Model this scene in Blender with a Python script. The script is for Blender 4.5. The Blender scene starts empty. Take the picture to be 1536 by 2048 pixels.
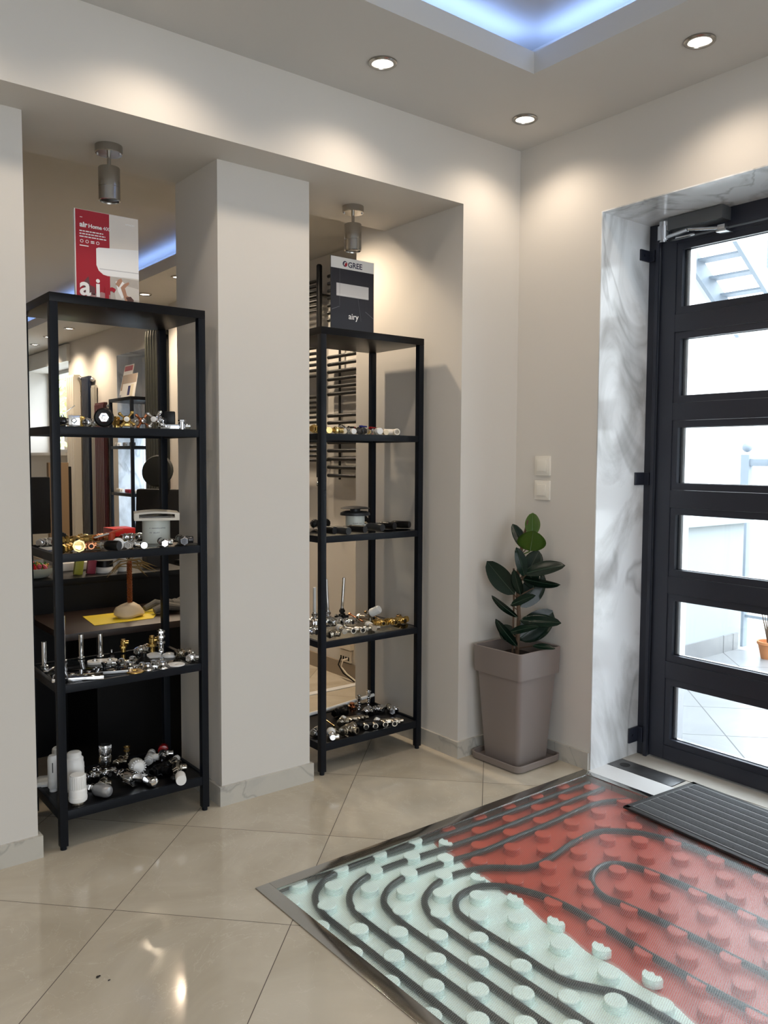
import bpy, bmesh, math, random
from mathutils import Vector, Matrix, Euler
random.seed(7)
PI = math.pi
S = bpy.context.scene
C = S.collection

# ------------------------------------------------------------------ camera
cam = bpy.data.cameras.new('camera')
cam_o = bpy.data.objects.new('camera', cam)
C.objects.link(cam_o)
cam.sensor_fit = 'VERTICAL'
cam.sensor_height = 24.0
cam.lens = 24.0 * 1643.63 / 2048.0
cam.clip_start = 0.02
yaw, pitch, roll = math.radians(51.7988), math.radians(-3.7203), math.radians(0.2884)
fw = Vector((math.cos(yaw) * math.cos(pitch), math.sin(yaw) * math.cos(pitch), math.sin(pitch)))
rt = Vector((math.sin(yaw), -math.cos(yaw), 0))
up = rt.cross(fw)
r2 = math.cos(roll) * rt + math.sin(roll) * up
u2 = -math.sin(roll) * rt + math.cos(roll) * up
cam_o.matrix_world = Matrix(((r2.x, u2.x, -fw.x, 0), (r2.y, u2.y, -fw.y, 0), (r2.z, u2.z, -fw.z, 1.249), (0, 0, 0, 1)))
S.camera = cam_o

# ------------------------------------------------------------------ render look, sky, light levels
S.view_settings.view_transform = 'Standard'
S.view_settings.look = 'None'
S.view_settings.gamma = 1.0
S.view_settings.use_curve_mapping = False
S.view_settings.exposure = EXPOSURE = 0.40
S.render.engine = 'CYCLES'
S.cycles.use_denoising = True
S.cycles.max_bounces = 10
S.cycles.diffuse_bounces = 5
S.cycles.glossy_bounces = 5
S.cycles.transparent_max_bounces = 16
S.cycles.caustics_reflective = False
S.cycles.caustics_refractive = True
S.cycles.sample_clamp_indirect = 4.0

SKY = 3.2
DOWNLIGHT_W = 7.6
COVE_W = 1.1
world = bpy.data.worlds.new('sky')
S.world = world
world.use_nodes = True
nt = world.node_tree
bg = nt.nodes['Background']
bg.inputs['Color'].default_value = (0.87, 0.935, 1.0, 1)
# overcast sky, brighter overhead than at the horizon
_g = nt.nodes.new('ShaderNodeTexCoord')
_s = nt.nodes.new('ShaderNodeSeparateXYZ')
nt.links.new(_g.outputs['Generated'], _s.inputs[0])
_m = nt.nodes.new('ShaderNodeMapRange')
_m.inputs['From Min'].default_value = 0.15
_m.inputs['From Max'].default_value = 0.75
_m.inputs['To Min'].default_value = SKY
_m.inputs['To Max'].default_value = SKY * 2.2
nt.links.new(_s.outputs['Z'], _m.inputs['Value'])
nt.links.new(_m.outputs[0], bg.inputs['Strength'])


def area(name, loc, rot, sx, sy, watts, col, portal=False, spread=180):
    l = bpy.data.lights.new(name, 'AREA')
    l.shape = 'RECTANGLE'
    l.size, l.size_y = sx, sy
    l.energy = watts
    l.color = col
    l.spread = math.radians(spread)
    l.cycles.is_portal = portal
    o = bpy.data.objects.new(name, l)
    C.objects.link(o)
    o.location = loc
    o.rotation_euler = rot
    return o


# daylight arrives through the glazed door, the showroom window and the shop front behind the camera
area('door_daylight_portal', (3.14, 1.44, 1.1), (0, PI / 2, 0), 2.2, 1.18, 1, (1, 1, 1), True)
area('window_daylight_portal', (2.95, 9.4, 1.77), (0, PI / 2, 0), 0.95, 1.5, 1, (1, 1, 1), True)
area('shopfront_daylight_portal', (-0.4, -3.28, 1.35), (PI / 2, 0, 0), 4.0, 2.2, 1, (1, 1, 1), True)

# area lamp added outside, out of view, to boost daylight through the door
_sk = area('added_sky_fill', (9.5, 0.9, 5.7), (0, 0, 0), 4.0, 4.0, 300, (0.80, 0.90, 1.0))
_sk.rotation_euler = (Vector((2.3, 1.7, 0.4)) - Vector((9.5, 0.9, 5.7))).to_track_quat('-Z', 'Y').to_euler()

# ------------------------------------------------------------------ materials
MATS = {}


def mat(name, col, rough=0.5, metal=0.0, spec=0.5, coat=0.0, emit=None, estr=0.0, bump=0.0, bscale=200.0, var=0.0, vscale=3.0):
    if name in MATS:
        return MATS[name]
    m = bpy.data.materials.new(name)
    m.use_nodes = True
    t = m.node_tree
    b = t.nodes['Principled BSDF']
    b.inputs['Base Color'].default_value = (*col, 1)
    b.inputs['Roughness'].default_value = rough
    b.inputs['Metallic'].default_value = metal
    b.inputs['Specular IOR Level'].default_value = spec
    b.inputs['Coat Weight'].default_value = coat
    b.inputs['Coat Roughness'].default_value = 0.08
    if emit:
        b.inputs['Emission Color'].default_value = (*emit, 1)
        b.inputs['Emission Strength'].default_value = estr
    if var or bump:
        tc = t.nodes.new('ShaderNodeTexCoord')
    if var:
        n = t.nodes.new('ShaderNodeTexNoise')
        n.inputs['Scale'].default_value = vscale
        n.inputs['Detail'].default_value = 5
        t.links.new(tc.outputs['Object'], n.inputs['Vector'])
        mx = t.nodes.new('ShaderNodeMix')
        mx.data_type = 'RGBA'
        mx.inputs['A'].default_value = (*[c * (1 - var) for c in col], 1)
        mx.inputs['B'].default_value = (*[min(1, c * (1 + var)) for c in col], 1)
        t.links.new(n.outputs['Fac'], mx.inputs['Factor'])
        t.links.new(mx.outputs['Result'], b.inputs['Base Color'])
    if bump:
        n = t.nodes.new('ShaderNodeTexNoise')
        n.inputs['Scale'].default_value = bscale
        n.inputs['Detail'].default_value = 3
        t.links.new(tc.outputs['Object'], n.inputs['Vector'])
        bp = t.nodes.new('ShaderNodeBump')
        bp.inputs['Strength'].default_value = bump
        bp.inputs['Distance'].default_value = 0.002
        t.links.new(n.outputs['Fac'], bp.inputs['Height'])
        t.links.new(bp.outputs['Normal'], b.inputs['Normal'])
    MATS[name] = m
    return m


def nd(t, kind, **kw):
    n = t.nodes.new(kind)
    for k, v in kw.items():
        if k in n.inputs:
            n.inputs[k].default_value = v
        else:
            setattr(n, k, v)
    return n


def ramp(t, src, stops):
    r = t.nodes.new('ShaderNodeValToRGB')
    els = r.color_ramp.elements
    while len(els) < len(stops):
        els.new(0.5)
    for e, (p, c) in zip(els, stops):
        e.position = p
        e.color = (*c, 1)
    t.links.new(src, r.inputs['Fac'])
    return r


def math_node(t, op, a, b=None, clamp=False):
    n = t.nodes.new('ShaderNodeMath')
    n.operation = op
    n.use_clamp = clamp
    for i, v in enumerate((a, b)):
        if v is None:
            continue
        if isinstance(v, (int, float)):
            n.inputs[i].default_value = v
        else:
            t.links.new(v, n.inputs[i])
    return n.outputs[0]


def mixc(t, fac, a, b):
    n = t.nodes.new('ShaderNodeMix')
    n.data_type = 'RGBA'
    for key, v in (('Factor', fac), ('A', a), ('B', b)):
        if isinstance(v, (int, float)):
            n.inputs[key].default_value = v
        elif isinstance(v, tuple):
            n.inputs[key].default_value = (*v, 1)
        else:
            t.links.new(v, n.inputs[key])
    return n.outputs['Result']


def dotpos(t, pos, vec, off):
    d = t.nodes.new('ShaderNodeVectorMath')
    d.operation = 'DOT_PRODUCT'
    t.links.new(pos, d.inputs[0])
    d.inputs[1].default_value = vec
    return math_node(t, 'ADD', d.outputs['Value'], off)


def tile_mat(name, p0, av, bv, c1, c2, vein, joint, rough, jw=0.0022):
    """polished porcelain tiles: lattice spanned by av, bv from p0"""
    m = bpy.data.materials.new(name)
    m.use_nodes = True
    t = m.node_tree
    b = t.nodes['Principled BSDF']
    g = t.nodes.new('ShaderNodeNewGeometry')
    pos = g.outputs['Position']
    det = av[0] * bv[1] - av[1] * bv[0]
    ua = (bv[1] / det, -bv[0] / det, 0)
    ub = (-av[1] / det, av[0] / det, 0)
    u = dotpos(t, pos, ua, -(p0[0] * ua[0] + p0[1] * ua[1]))
    v = dotpos(t, pos, ub, -(p0[0] * ub[0] + p0[1] * ub[1]))
    la = math.hypot(*av)
    lb = math.hypot(*bv)
    masks = []
    for q, l in ((u, la), (v, lb)):
        r = math_node(t, 'ROUND', q)
        d = math_node(t, 'ABSOLUTE', math_node(t, 'SUBTRACT', q, r))
        masks.append(math_node(t, 'LESS_THAN', d, jw / l / 2))
    jm = math_node(t, 'MAXIMUM', masks[0], masks[1])
    # each tile shifts the stone pattern
    cb = t.nodes.new('ShaderNodeCombineXYZ')
    t.links.new(math_node(t, 'MULTIPLY', math_node(t, 'FLOOR', u), 3.7), cb.inputs[0])
    t.links.new(math_node(t, 'MULTIPLY', math_node(t, 'FLOOR', v), 5.3), cb.inputs[1])
    ad = t.nodes.new('ShaderNodeVectorMath')
    t.links.new(pos, ad.inputs[0])
    t.links.new(cb.outputs[0], ad.inputs[1])
    n1 = nd(t, 'ShaderNodeTexNoise', Scale=2.6, Detail=7.0, Roughness=0.55, Distortion=1.2)
    t.links.new(ad.outputs[0], n1.inputs['Vector'])
    n2 = nd(t, 'ShaderNodeTexNoise', Scale=3.4, Detail=6.0, Roughness=0.6, Distortion=2.4)
    t.links.new(ad.outputs[0], n2.inputs['Vector'])
    r1 = ramp(t, n1.outputs['Fac'], [(0.34, c1), (0.66, c2)])
    vm = math_node(t, 'LESS_THAN', math_node(t, 'ABSOLUTE', math_node(t, 'SUBTRACT', n2.outputs['Fac'], 0.5)), 0.0045)
    c = mixc(t, math_node(t, 'MULTIPLY', vm, 0.30), r1.outputs['Color'], vein)
    c = mixc(t, jm, c, joint)
    t.links.new(c, b.inputs['Base Color'])
    t.links.new(math_node(t, 'ADD', math_node(t, 'MULTIPLY', jm, 0.5), rough), b.inputs['Roughness'])
    b.inputs['Specular IOR Level'].default_value = 0.5
    MATS[name] = m
    return m


def marble_mat(name, base, dark, scale=(1, 1, 1), rough=0.12):
    m = bpy.data.materials.new(name)
    m.use_nodes = True
    t = m.node_tree
    b = t.nodes['Principled BSDF']
    g = t.nodes.new('ShaderNodeNewGeometry')
    mp = t.nodes.new('ShaderNodeMapping')
    mp.inputs['Scale'].default_value = scale
    mp.inputs['Rotation'].default_value = (0.35, 0.5, 0.0)
    t.links.new(g.outputs['Position'], mp.inputs['Vector'])
    n0 = nd(t, 'ShaderNodeTexNoise', Scale=1.7, Detail=8.0, Roughness=0.55, Distortion=1.6)
    t.links.new(mp.outputs[0], n0.inputs['Vector'])
    n1 = nd(t, 'ShaderNodeTexNoise', Scale=1.15, Detail=4.0, Roughness=0.5, Distortion=1.0)
    t.links.new(mp.outputs[0], n1.inputs['Vector'])
    soft = ramp(t, n0.outputs['Fac'], [(0.33, dark), (0.56, base)])
    line = math_node(t, 'ABSOLUTE', math_node(t, 'SUBTRACT', n1.outputs['Fac'], 0.5))
    lm = ramp(t, line, [(0.0, (1, 1, 1)), (0.02, (0, 0, 0))])
    c = mixc(t, math_node(t, 'MULTIPLY', lm.outputs['Color'], 0.45), soft.outputs['Color'], tuple(x * 0.55 for x in dark))
    t.links.new(c, b.inputs['Base Color'])
    b.inputs['Roughness'].default_value = rough
    MATS[name] = m
    return m


def glass_mat(name, tint=(0.98, 0.99, 0.99), rough=0.0, dots=False):
    """clear sheet: transparent with Fresnel reflection; optional anti-slip dots"""
    m = bpy.data.materials.new(name)
    m.use_nodes = True
    t = m.node_tree
    t.nodes.remove(t.nodes['Principled BSDF'])
    out = t.nodes['Material Output']
    tr = nd(t, 'ShaderNodeBsdfTransparent', Color=(*tint, 1))
    gl = nd(t, 'ShaderNodeBsdfGlossy', Roughness=rough)
    fr = nd(t, 'ShaderNodeFresnel', IOR=1.8 if dots else 1.45)
    mx = t.nodes.new('ShaderNodeMixShader')
    gb = t.nodes.new('ShaderNodeNewGeometry')
    front = math_node(t, 'SUBTRACT', 1.0, gb.outputs['Backfacing'])
    t.links.new(math_node(t, 'MULTIPLY', fr.outputs[0], front), mx.inputs[0])
    t.links.new(tr.outputs[0], mx.inputs[1])
    t.links.new(gl.outputs[0], mx.inputs[2])
    last = mx.outputs[0]
    if dots:
        # sand-blasted underside: part of the light is scattered, so only what touches the sheet stays crisp
        rf = nd(t, 'ShaderNodeBsdfRefraction', Color=(*tint, 1), Roughness=0.42, IOR=1.12)
        body = t.nodes.new('ShaderNodeMixShader')
        body.inputs[0].default_value = 0.22
        t.links.new(tr.outputs[0], body.inputs[1])
        t.links.new(rf.outputs[0], body.inputs[2])
        t.links.new(body.outputs[0], mx.inputs[1])
        g = t.nodes.new('ShaderNodeNewGeometry')
        pos = g.outputs['Position']
        ds = []
        for v in ((1 / 0.0056, 0.35 / 0.0056, 0), (-0.35 / 0.0056, 1 / 0.0056, 0)):
            q = dotpos(t, pos, v, 0.0)
            f = math_node(t, 'SUBTRACT', math_node(t, 'FRACT', q), 0.5)
            ds.append(math_node(t, 'MULTIPLY', f, f))
        dot = math_node(t, 'LESS_THAN', math_node(t, 'ADD', ds[0], ds[1]), 0.09)
        df = nd(t, 'ShaderNodeBsdfDiffuse', Color=(0.70, 0.76, 0.75, 1))
        m2 = t.nodes.new('ShaderNodeMixShader')
        t.links.new(math_node(t, 'MULTIPLY', dot, 0.16), m2.inputs[0])
        t.links.new(last, m2.inputs[1])
        t.links.new(df.outputs[0], m2.inputs[2])
        last = m2.outputs[0]
    t.links.new(last, out.inputs['Surface'])
    MATS[name] = m
    return m


WALL = mat('warm_white_paint', (0.615, 0.59, 0.55), 0.75, bump=0.06, bscale=60, var=0.03, vscale=1.5)
CEIL = mat('ceiling_paint', (0.58, 0.575, 0.56), 0.8, var=0.02)
FLOOR = tile_mat('beige_porcelain_tiles', (0.777, 2.182), (0.378, 0.368), (0.346, -0.359), (0.42, 0.37, 0.29), (0.51, 0.46, 0.375), (0.60, 0.55, 0.47), (0.06, 0.045, 0.035), 0.09)
SKIRT = marble_mat('grey_beige_skirting_stone', (0.50, 0.48, 0.43), (0.42, 0.41, 0.38), (2, 2, 2), 0.2)
MARBLE = marble_mat('grey_veined_marble', (0.80, 0.82, 0.84), (0.40, 0.40, 0.395), (1.6, 1.6, 0.75), 0.16)
SILL = mat('white_marble_sill', (0.72, 0.73, 0.74), 0.2, var=0.05, vscale=6)
STONE = mat('light_stone_threshold', (0.42, 0.40, 0.36), 0.5, var=0.15, vscale=12)
EXTTILE = tile_mat('terrace_tiles', (3.499, 1.918), (0.32, 0.31), (0.30, -0.31), (0.19, 0.195, 0.205), (0.225, 0.23, 0.235), (0.26, 0.26, 0.26), (0.09, 0.092, 0.095), 0.3, 0.006)
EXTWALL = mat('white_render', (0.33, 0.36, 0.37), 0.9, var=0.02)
ANTHRACITE = mat('anthracite_powder_coat', (0.016, 0.019, 0.031), 0.38, bump=0.02, bscale=400)
GLASS = glass_mat('clear_glass')
DOTGLASS = glass_mat('anti_slip_floor_glass', (0.985, 1.0, 0.995), 0.26, True)
SHELFGLASS = glass_mat('smoked_shelf_glass', (0.82, 0.84, 0.83), 0.02)
RACK = mat('black_powder_coat', (0.0035, 0.0055, 0.0095), 0.40, spec=0.22, bump=0.02, bscale=500)
RACKPANEL = mat('black_melamine', (0.003, 0.003, 0.004), 0.35, spec=0.18)
STEELFRAME = mat('polished_steel', (0.46, 0.45, 0.43), 0.16, 1.0)
FOIL_W = mat('mint_white_plastic', (0.82, 0.975, 0.935), 0.45)
FOIL_R = mat('brick_red_plastic', (0.50, 0.064, 0.030), 0.4)
PIPE = mat('dark_pipe_plastic', (0.016, 0.024, 0.025), 0.4)
NICKELB = mat('brushed_nickel', (0.42, 0.40, 0.37), 0.22, 1.0)
NICKELB.node_tree.nodes['Principled BSDF'].inputs['Anisotropic'].default_value = 0.55
POT = mat('taupe_plastic', (0.215, 0.182, 0.168), 0.42)
SOIL = mat('dark_soil', (0.02, 0.015, 0.012), 0.9, bump=0.8, bscale=80)
LEAF = mat('dark_rubber_leaf', (0.010, 0.032, 0.020), 0.22, spec=0.6, var=0.2, vscale=20)
LEAFL = mat('young_leaf_green', (0.075, 0.16, 0.020), 0.3, var=0.15, vscale=15)
STEM = mat('brown_stem', (0.10, 0.06, 0.035), 0.7)
SWITCHM = mat('white_switch_plastic', (0.74, 0.71, 0.64), 0.35)
MATRUB = mat('black_rubber', (0.020, 0.020, 0.021), 0.6)
MATPILE = mat('charcoal_carpet_rib', (0.055, 0.058, 0.064), 0.95, bump=1.0, bscale=350, var=0.5, vscale=160)
GREYMETAL = mat('grey_closer_body', (0.10, 0.105, 0.11), 0.4, 0.3)
SILVER = mat('silver_metal', (0.55, 0.56, 0.58), 0.25, 1.0)
FM = {
    'chrome': mat('chrome', (0.80, 0.80, 0.81), 0.07, 1.0),
    'darkchrome': mat('dark_chrome', (0.10, 0.10, 0.105), 0.22, 0.9),
    'nickel': mat('nickel', (0.52, 0.48, 0.41), 0.22, 1.0),
    'brass': mat('brass', (0.60, 0.40, 0.13), 0.24, 1.0),
    'gold': mat('gold_plating', (0.88, 0.66, 0.28), 0.16, 1.0),
    'copper': mat('copper', (0.58, 0.24, 0.12), 0.25, 1.0),
    'bronze': mat('dark_bronze', (0.20, 0.13, 0.06), 0.32, 1.0),
    'white': mat('white_plastic', (0.80, 0.80, 0.79), 0.32),
    'ivory': mat('ivory_plastic', (0.80, 0.68, 0.48), 0.35),
    'cream': mat('cream_plastic', (0.82, 0.76, 0.66), 0.35),
    'silver': mat('satin_grey_finish', (0.36, 0.365, 0.375), 0.34, 0.6),
    'black': mat('black_plastic', (0.003, 0.003, 0.0035), 0.34, spec=0.25),
    'blackgrey': mat('anthracite_plastic', (0.022, 0.023, 0.026), 0.40, spec=0.35),
    'gloss': mat('black_gloss', (0.004, 0.004, 0.005), 0.05, spec=0.4),
    'red': mat('red_plastic', (0.33, 0.006, 0.008), 0.22),
    'blue': mat('blue_plastic', (0.012, 0.02, 0.22), 0.35),
}
BORE_SHADE = mat('bore_shade_black', (0.012, 0.011, 0.010), 0.6)  # dark disc colour stands in for the shade inside open outlets


# ------------------------------------------------------------------ mesh helpers
class MB:
    """collects shapes into one mesh"""

    def __init__(self):
        self.b = bmesh.new()
        self.sharp = math.radians(35)

    def _add(self, verts, faces, M=None):
        vs = [self.b.verts.new(M @ Vector(v) if M else Vector(v)) for v in verts]
        for f in faces:
            try:
                self.b.faces.new([vs[i] for i in f])
            except ValueError:
                pass
        return self

    def box(self, x0, y0, z0, x1, y1, z1, bev=0.0, M=None):
        t = bmesh.new()
        bmesh.ops.create_cube(t, size=1.0)
        for v in t.verts:
            v.co = Vector((x0 + (v.co.x + .5) * (x1 - x0), y0 + (v.co.y + .5) * (y1 - y0), z0 + (v.co.z + .5) * (z1 - z0)))
        if bev:
            bmesh.ops.bevel(t, geom=list(t.edges), offset=bev, segments=2, profile=0.6, affect='EDGES')
        self._merge(t, M)
        return self

    def _merge(self, t, M=None):
        if M:
            bmesh.ops.transform(t, matrix=M, verts=t.verts)
        vm = {}
        for v in t.verts:
            vm[v] = self.b.verts.new(v.co)
        for f in t.faces:
            self.b.faces.new([vm[v] for v in f.verts])
        t.free()

    def lathe(self, prof, M=None, seg=20, closed=False):
        """prof: (radius, z) pairs, revolved about local Z"""
        verts, faces, rings = [], [], []
        for r, z in prof:
            if r < 1e-6:
                rings.append([len(verts)])
                verts.append((0, 0, z))
            else:
                rings.append(list(range(len(verts), len(verts) + seg)))
                verts += [(r * math.cos(2 * PI * i / seg), r * math.sin(2 * PI * i / seg), z) for i in range(seg)]
        prs = list(zip(rings, rings[1:]))
        if closed:
            prs.append((rings[-1], rings[0]))
        for a, b in prs:
            for i in range(seg):
                j = (i + 1) % seg
                if len(a) == 1 and len(b) == 1:
                    continue
                if len(a) == 1:
                    faces.append((a[0], b[j], b[i]))
                elif len(b) == 1:
                    faces.append((a[i], a[j], b[0]))
                else:
                    faces.append((a[i], a[j], b[j], b[i]))
        if not closed:
            if len(rings[0]) > 1:
                faces.append(tuple(reversed(rings[0])))
            if len(rings[-1]) > 1:
                faces.append(tuple(rings[-1]))
        return self._add(verts, faces, M)

    def cyl(self, p0, p1, r0, r1=None, seg=16):
        p0, p1 = Vector(p0), Vector(p1)
        d = p1 - p0
        M = Matrix.Translation(p0) @ d.to_track_quat('Z', 'Y').to_matrix().to_4x4()
        return self.lathe([(r0, 0), (r0 if r1 is None else r1, d.length)], M, seg)

    def tube(self, pts, r, seg=10, caps=True):
        pts = [Vector(p) for p in pts]
        verts, faces = [], []
        n = len(pts)
        up0 = None
        for i, p in enumerate(pts):
            tg = (pts[min(i + 1, n - 1)] - pts[max(i - 1, 0)]).normalized()
            if up0 is None:
                up0 = tg.orthogonal().normalized()
            up0 = (up0 - tg * up0.dot(tg)).normalized()
            sd = tg.cross(up0)
            rr = r[i] if isinstance(r, (list, tuple)) else r
            for k in range(seg):
                a = 2 * PI * k / seg
                verts.append(p + up0 * math.cos(a) * rr + sd * math.sin(a) * rr)
        for i in range(n - 1):
            for k in range(seg):
                j = (k + 1) % seg
                faces.append((i * seg + k, i * seg + j, (i + 1) * seg + j, (i + 1) * seg + k))
        if caps:
            faces.append(tuple(reversed(range(seg))))
            faces.append(tuple(range((n - 1) * seg, n * seg)))
        return self._add(verts, faces)

    def sphere(self, c, r, seg=14, sz=1.0):
        n = seg // 2
        return self.lathe([(abs(r * math.sin(PI * i / n)) if 0 < i < n else 0, -r * sz * math.cos(PI * i / n)) for i in range(n + 1)], Matrix.Translation(c), seg)

    def poly(self, pts, y0, y1):
        """outline in local XZ, extruded along Y from y0 to y1"""
        n = len(pts)
        v = [(p[0], y0, p[1]) for p in pts] + [(p[0], y1, p[1]) for p in pts]
        f = [tuple(range(n)), tuple(reversed(range(n, 2 * n)))]
        f += [(i, i + n, (i + 1) % n + n, (i + 1) % n) for i in range(n)]
        return self._add(v, f)

    def prism(self, pts, z0, z1):
        n = len(pts)
        v = [(p[0], p[1], z0) for p in pts] + [(p[0], p[1], z1) for p in pts]
        f = [tuple(reversed(range(n))), tuple(range(n, 2 * n))]
        f += [(i, (i + 1) % n, (i + 1) % n + n, i + n) for i in range(n)]
        return self._add(v, f)

    def transform(self, M):
        bmesh.ops.transform(self.b, matrix=M, verts=self.b.verts)
        return self

    def minz(self):
        return min(v.co.z for v in self.b.verts)

    def build(self, name, m, parent=None, smooth=True):
        bmesh.ops.recalc_face_normals(self.b, faces=self.b.faces)
        me = bpy.data.meshes.new(name)
        self.b.to_mesh(me)
        self.b.free()
        me.materials.append(m)
        if smooth:
            me.polygons.foreach_set('use_smooth', [True] * len(me.polygons))
            me.set_sharp_from_angle(angle=self.sharp)
        o = bpy.data.objects.new(name, me)
        C.objects.link(o)
        if parent:
            o.parent = parent
        return o


def hexa(r):
    return 6


def tag(o, label, cat, group=None):
    o['label'] = label
    o['category'] = cat
    if group:
        o['group'] = group
    return o


def thing(name, label, cat, loc=(0, 0, 0), rz=0.0, group=None):
    o = bpy.data.objects.new(name, None)
    o.empty_display_size = 0.05
    C.objects.link(o)
    o.location = loc
    o.rotation_euler = (0, 0, rz)
    return tag(o, label, cat, group)


def struct(o):
    o['kind'] = 'structure'
    return o


def dup(root, loc, rz, label, group=None):
    r = root.copy()
    C.objects.link(r)
    r.location = loc
    r.rotation_euler = (0, 0, rz)
    r['label'] = label
    if group:
        r['group'] = group
    for ch in list(root.children):
        c = ch.copy()
        C.objects.link(c)
        c.parent = r
        for g in ch.children:
            d = g.copy()
            C.objects.link(d)
            d.parent = c
    return r


def text(name, s, size, m, parent, x, y, z, align='LEFT', bold=0.0, depth=0.0003):
    """flat lettering standing in the XZ plane of its parent, facing -Y"""
    cu = bpy.data.curves.new(name, 'FONT')
    cu.body = s
    cu.size = size
    cu.align_x = align
    cu.offset = bold
    cu.extrude = depth
    cu.resolution_u = 3
    tmp = bpy.data.objects.new(name, cu)
    C.objects.link(tmp)
    bpy.context.view_layer.update()
    me = bpy.data.meshes.new_from_object(tmp.evaluated_get(bpy.context.evaluated_depsgraph_get()))
    bpy.data.objects.remove(tmp)
    me.transform(Matrix.Translation((x, y, z)) @ Matrix.Rotation(PI / 2, 4, 'X'))
    me.materials.clear()
    me.materials.append(m)
    o = bpy.data.objects.new(name, me)
    C.objects.link(o)
    o.parent = parent
    o['x_end'] = max(v.co.x for v in me.vertices)
    return o

# ================================================================== THE SETTING
ZC, ZB = 2.55, 2.41                    # ceilings of the two rooms
XD, XW = 2.66, 2.70                    # door wall, its continuation behind
YF, YP, YB = 2.455, 2.625, 2.965       # beam face, pillar face, back of the arcade
ZH = 2.27                              # underside of the beam
X0, Y0, Y1 = -2.6, -3.2, 10.4
HX0, HX1, HY0, HY1 = 1.14, 2.64, 0.72, 2.045   # floor pit

m = MB()
for a in ((X0, Y0, HX0, Y1), (HX1, HY1, 3.1, Y1), (HX0, HY1, HX1, Y1), (HX0, Y0, HX1, HY0), (HX1, Y0, XD, HY1)):
    m.box(a[0], a[1], -0.12, a[2], a[3], 0)
struct(m.build('floor', FLOOR, smooth=False))
m = MB()
m.box(HX0 - .02, HY0 - .02, -0.125, HX1 + .02, HY1 + .02, -0.121)
struct(m.build('floor_pit_base', mat('pit_concrete', (0.3, 0.3, 0.29), 0.9), smooth=False))


def cove_ceiling(name, z, bx, hole, pocket=0.16, lip=0.072, rise=0.11):
    x0, y0, x1, y1 = bx
    hx0, hy0, hx1, hy1 = hole
    m = MB()
    for (za, zb, q) in ((z, z + lip, 0), (z + lip, z + lip + rise, pocket)):
        a, b, c, d = hx0 - q, hy0 - q, hx1 + q, hy1 + q
        m.box(x0, y0, za, x1, b, zb)
        m.box(x0, d, za, x1, y1, zb)
        m.box(x0, b, za, a, d, zb)
        m.box(c, b, za, x1, d, zb)
    m.box(x0, y0, z + lip + rise, x1, y1, z + lip + rise + .06)
    o = struct(m.build(name, CEIL, smooth=False))
    zl = z + lip + 0.03
    q = pocket * .55
    k = COVE_W * (1 if z > 2.5 else .6)
    cx, cy, lx, ly = (hx0 + hx1) / 2, (hy0 + hy1) / 2, hx1 - hx0, hy1 - hy0
    blue = (0.30, 0.48, 1.0)
    area('cove_strip_light', (cx, hy1 + q, zl), (PI * .86, 0, 0), lx + q, .03, k * lx, blue)
    area('cove_strip_light', (cx, hy0 - q, zl), (-PI * .86, 0, 0), lx + q, .03, k * lx, blue)
    area('cove_strip_light', (hx1 + q, cy, zl), (0, -PI * .86, 0), .03, ly + q, k * ly, blue)
    area('cove_strip_light', (hx0 - q, cy, zl), (0, PI * .86, 0), .03, ly + q, k * ly, blue)
    return o


cove_ceiling('ceiling', ZC, (X0 - .1, Y0 - .1, 3.1, YF + .05), (-1.2, -1.9, 2.168, 1.947))
cove_ceiling('ceiling_showroom', ZB, (X0 - .1, YB - .05, 3.1, Y1 + .1), (-1.2, 3.75, 2.14, 8.7))

# arcade wall: beam, pillars and the pier next to the plant, one painted wall
m = MB()
m.box(X0, YF, ZH, XW + .2, YB, 2.8)
m.box(X0, YP, 0, 0.698, YB, ZH)
m.box(1.330, YP, 0, 1.705, YB, ZH)
m.box(2.330, YF, 0, XW + .2, YB, ZH)
m.box(2.330, YB, 0, XW + .2, 3.18, 2.45)
struct(m.build('wall_left', WALL, smooth=False))

DY0, DY1, DZ = 0.90, 2.03, 2.205       # door opening
m = MB()
m.box(XD, DY1, 0, 3.10, YF, 2.8)
m.box(XD, DY0, DZ, 3.10, DY1, 2.8)
m.box(XD, Y0, 0, 3.10, DY0, 2.8)
struct(m.build('wall_right', WALL, smooth=False))
WY0, WY1, WZ0, WZ1 = 8.65, 10.15, 1.295, 2.225
NY0, NY1, NZ = 6.45, 7.30, 2.155
m = MB()
m.box(XW, 3.18, 0, 2.98, NY0, 2.5)
m.box(XW, NY0, NZ, 2.98, NY1, 2.5)
m.box(XW, NY1, 0, 2.98, WY0, 2.5)
m.box(XW, WY0, 0, 2.98, WY1, WZ0)
m.box(XW, WY0, WZ1, 2.98, WY1, 2.5)
m.box(XW, WY1, 0, 2.98, Y1, 2.5)
struct(m.build('wall_showroom_right', WALL, smooth=False))
m = MB(); m.box(2.62, 5.78, 0, XW, 5.99, ZB); struct(m.build('wall_pier', WALL, smooth=False))
m = MB(); m.box(X0 - .1, Y1, 0, 2.98, Y1 + .1, 2.5); struct(m.build('wall_far', WALL, smooth=False))
m = MB(); m.box(X0 - .1, Y0, 0, X0, Y1, 2.8); struct(m.build('wall_side', WALL, smooth=False))
m = MB()
m.box(X0, Y0 - .1, 0, -2.4, Y0, 2.8); m.box(1.6, Y0 - .1, 0, 3.1, Y0, 2.8)
m.box(-2.4, Y0 - .1, 0, 1.6, Y0, .25); m.box(-2.4, Y0 - .1, 2.45, 1.6, Y0, 2.8)
struct(m.build('wall_back', WALL, smooth=False))
m = MB()
m.box(-2.4, Y0 - .07, .25, 1.6, Y0 - .03, .31); m.box(-2.4, Y0 - .07, 2.39, 1.6, Y0 - .03, 2.45)
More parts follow.
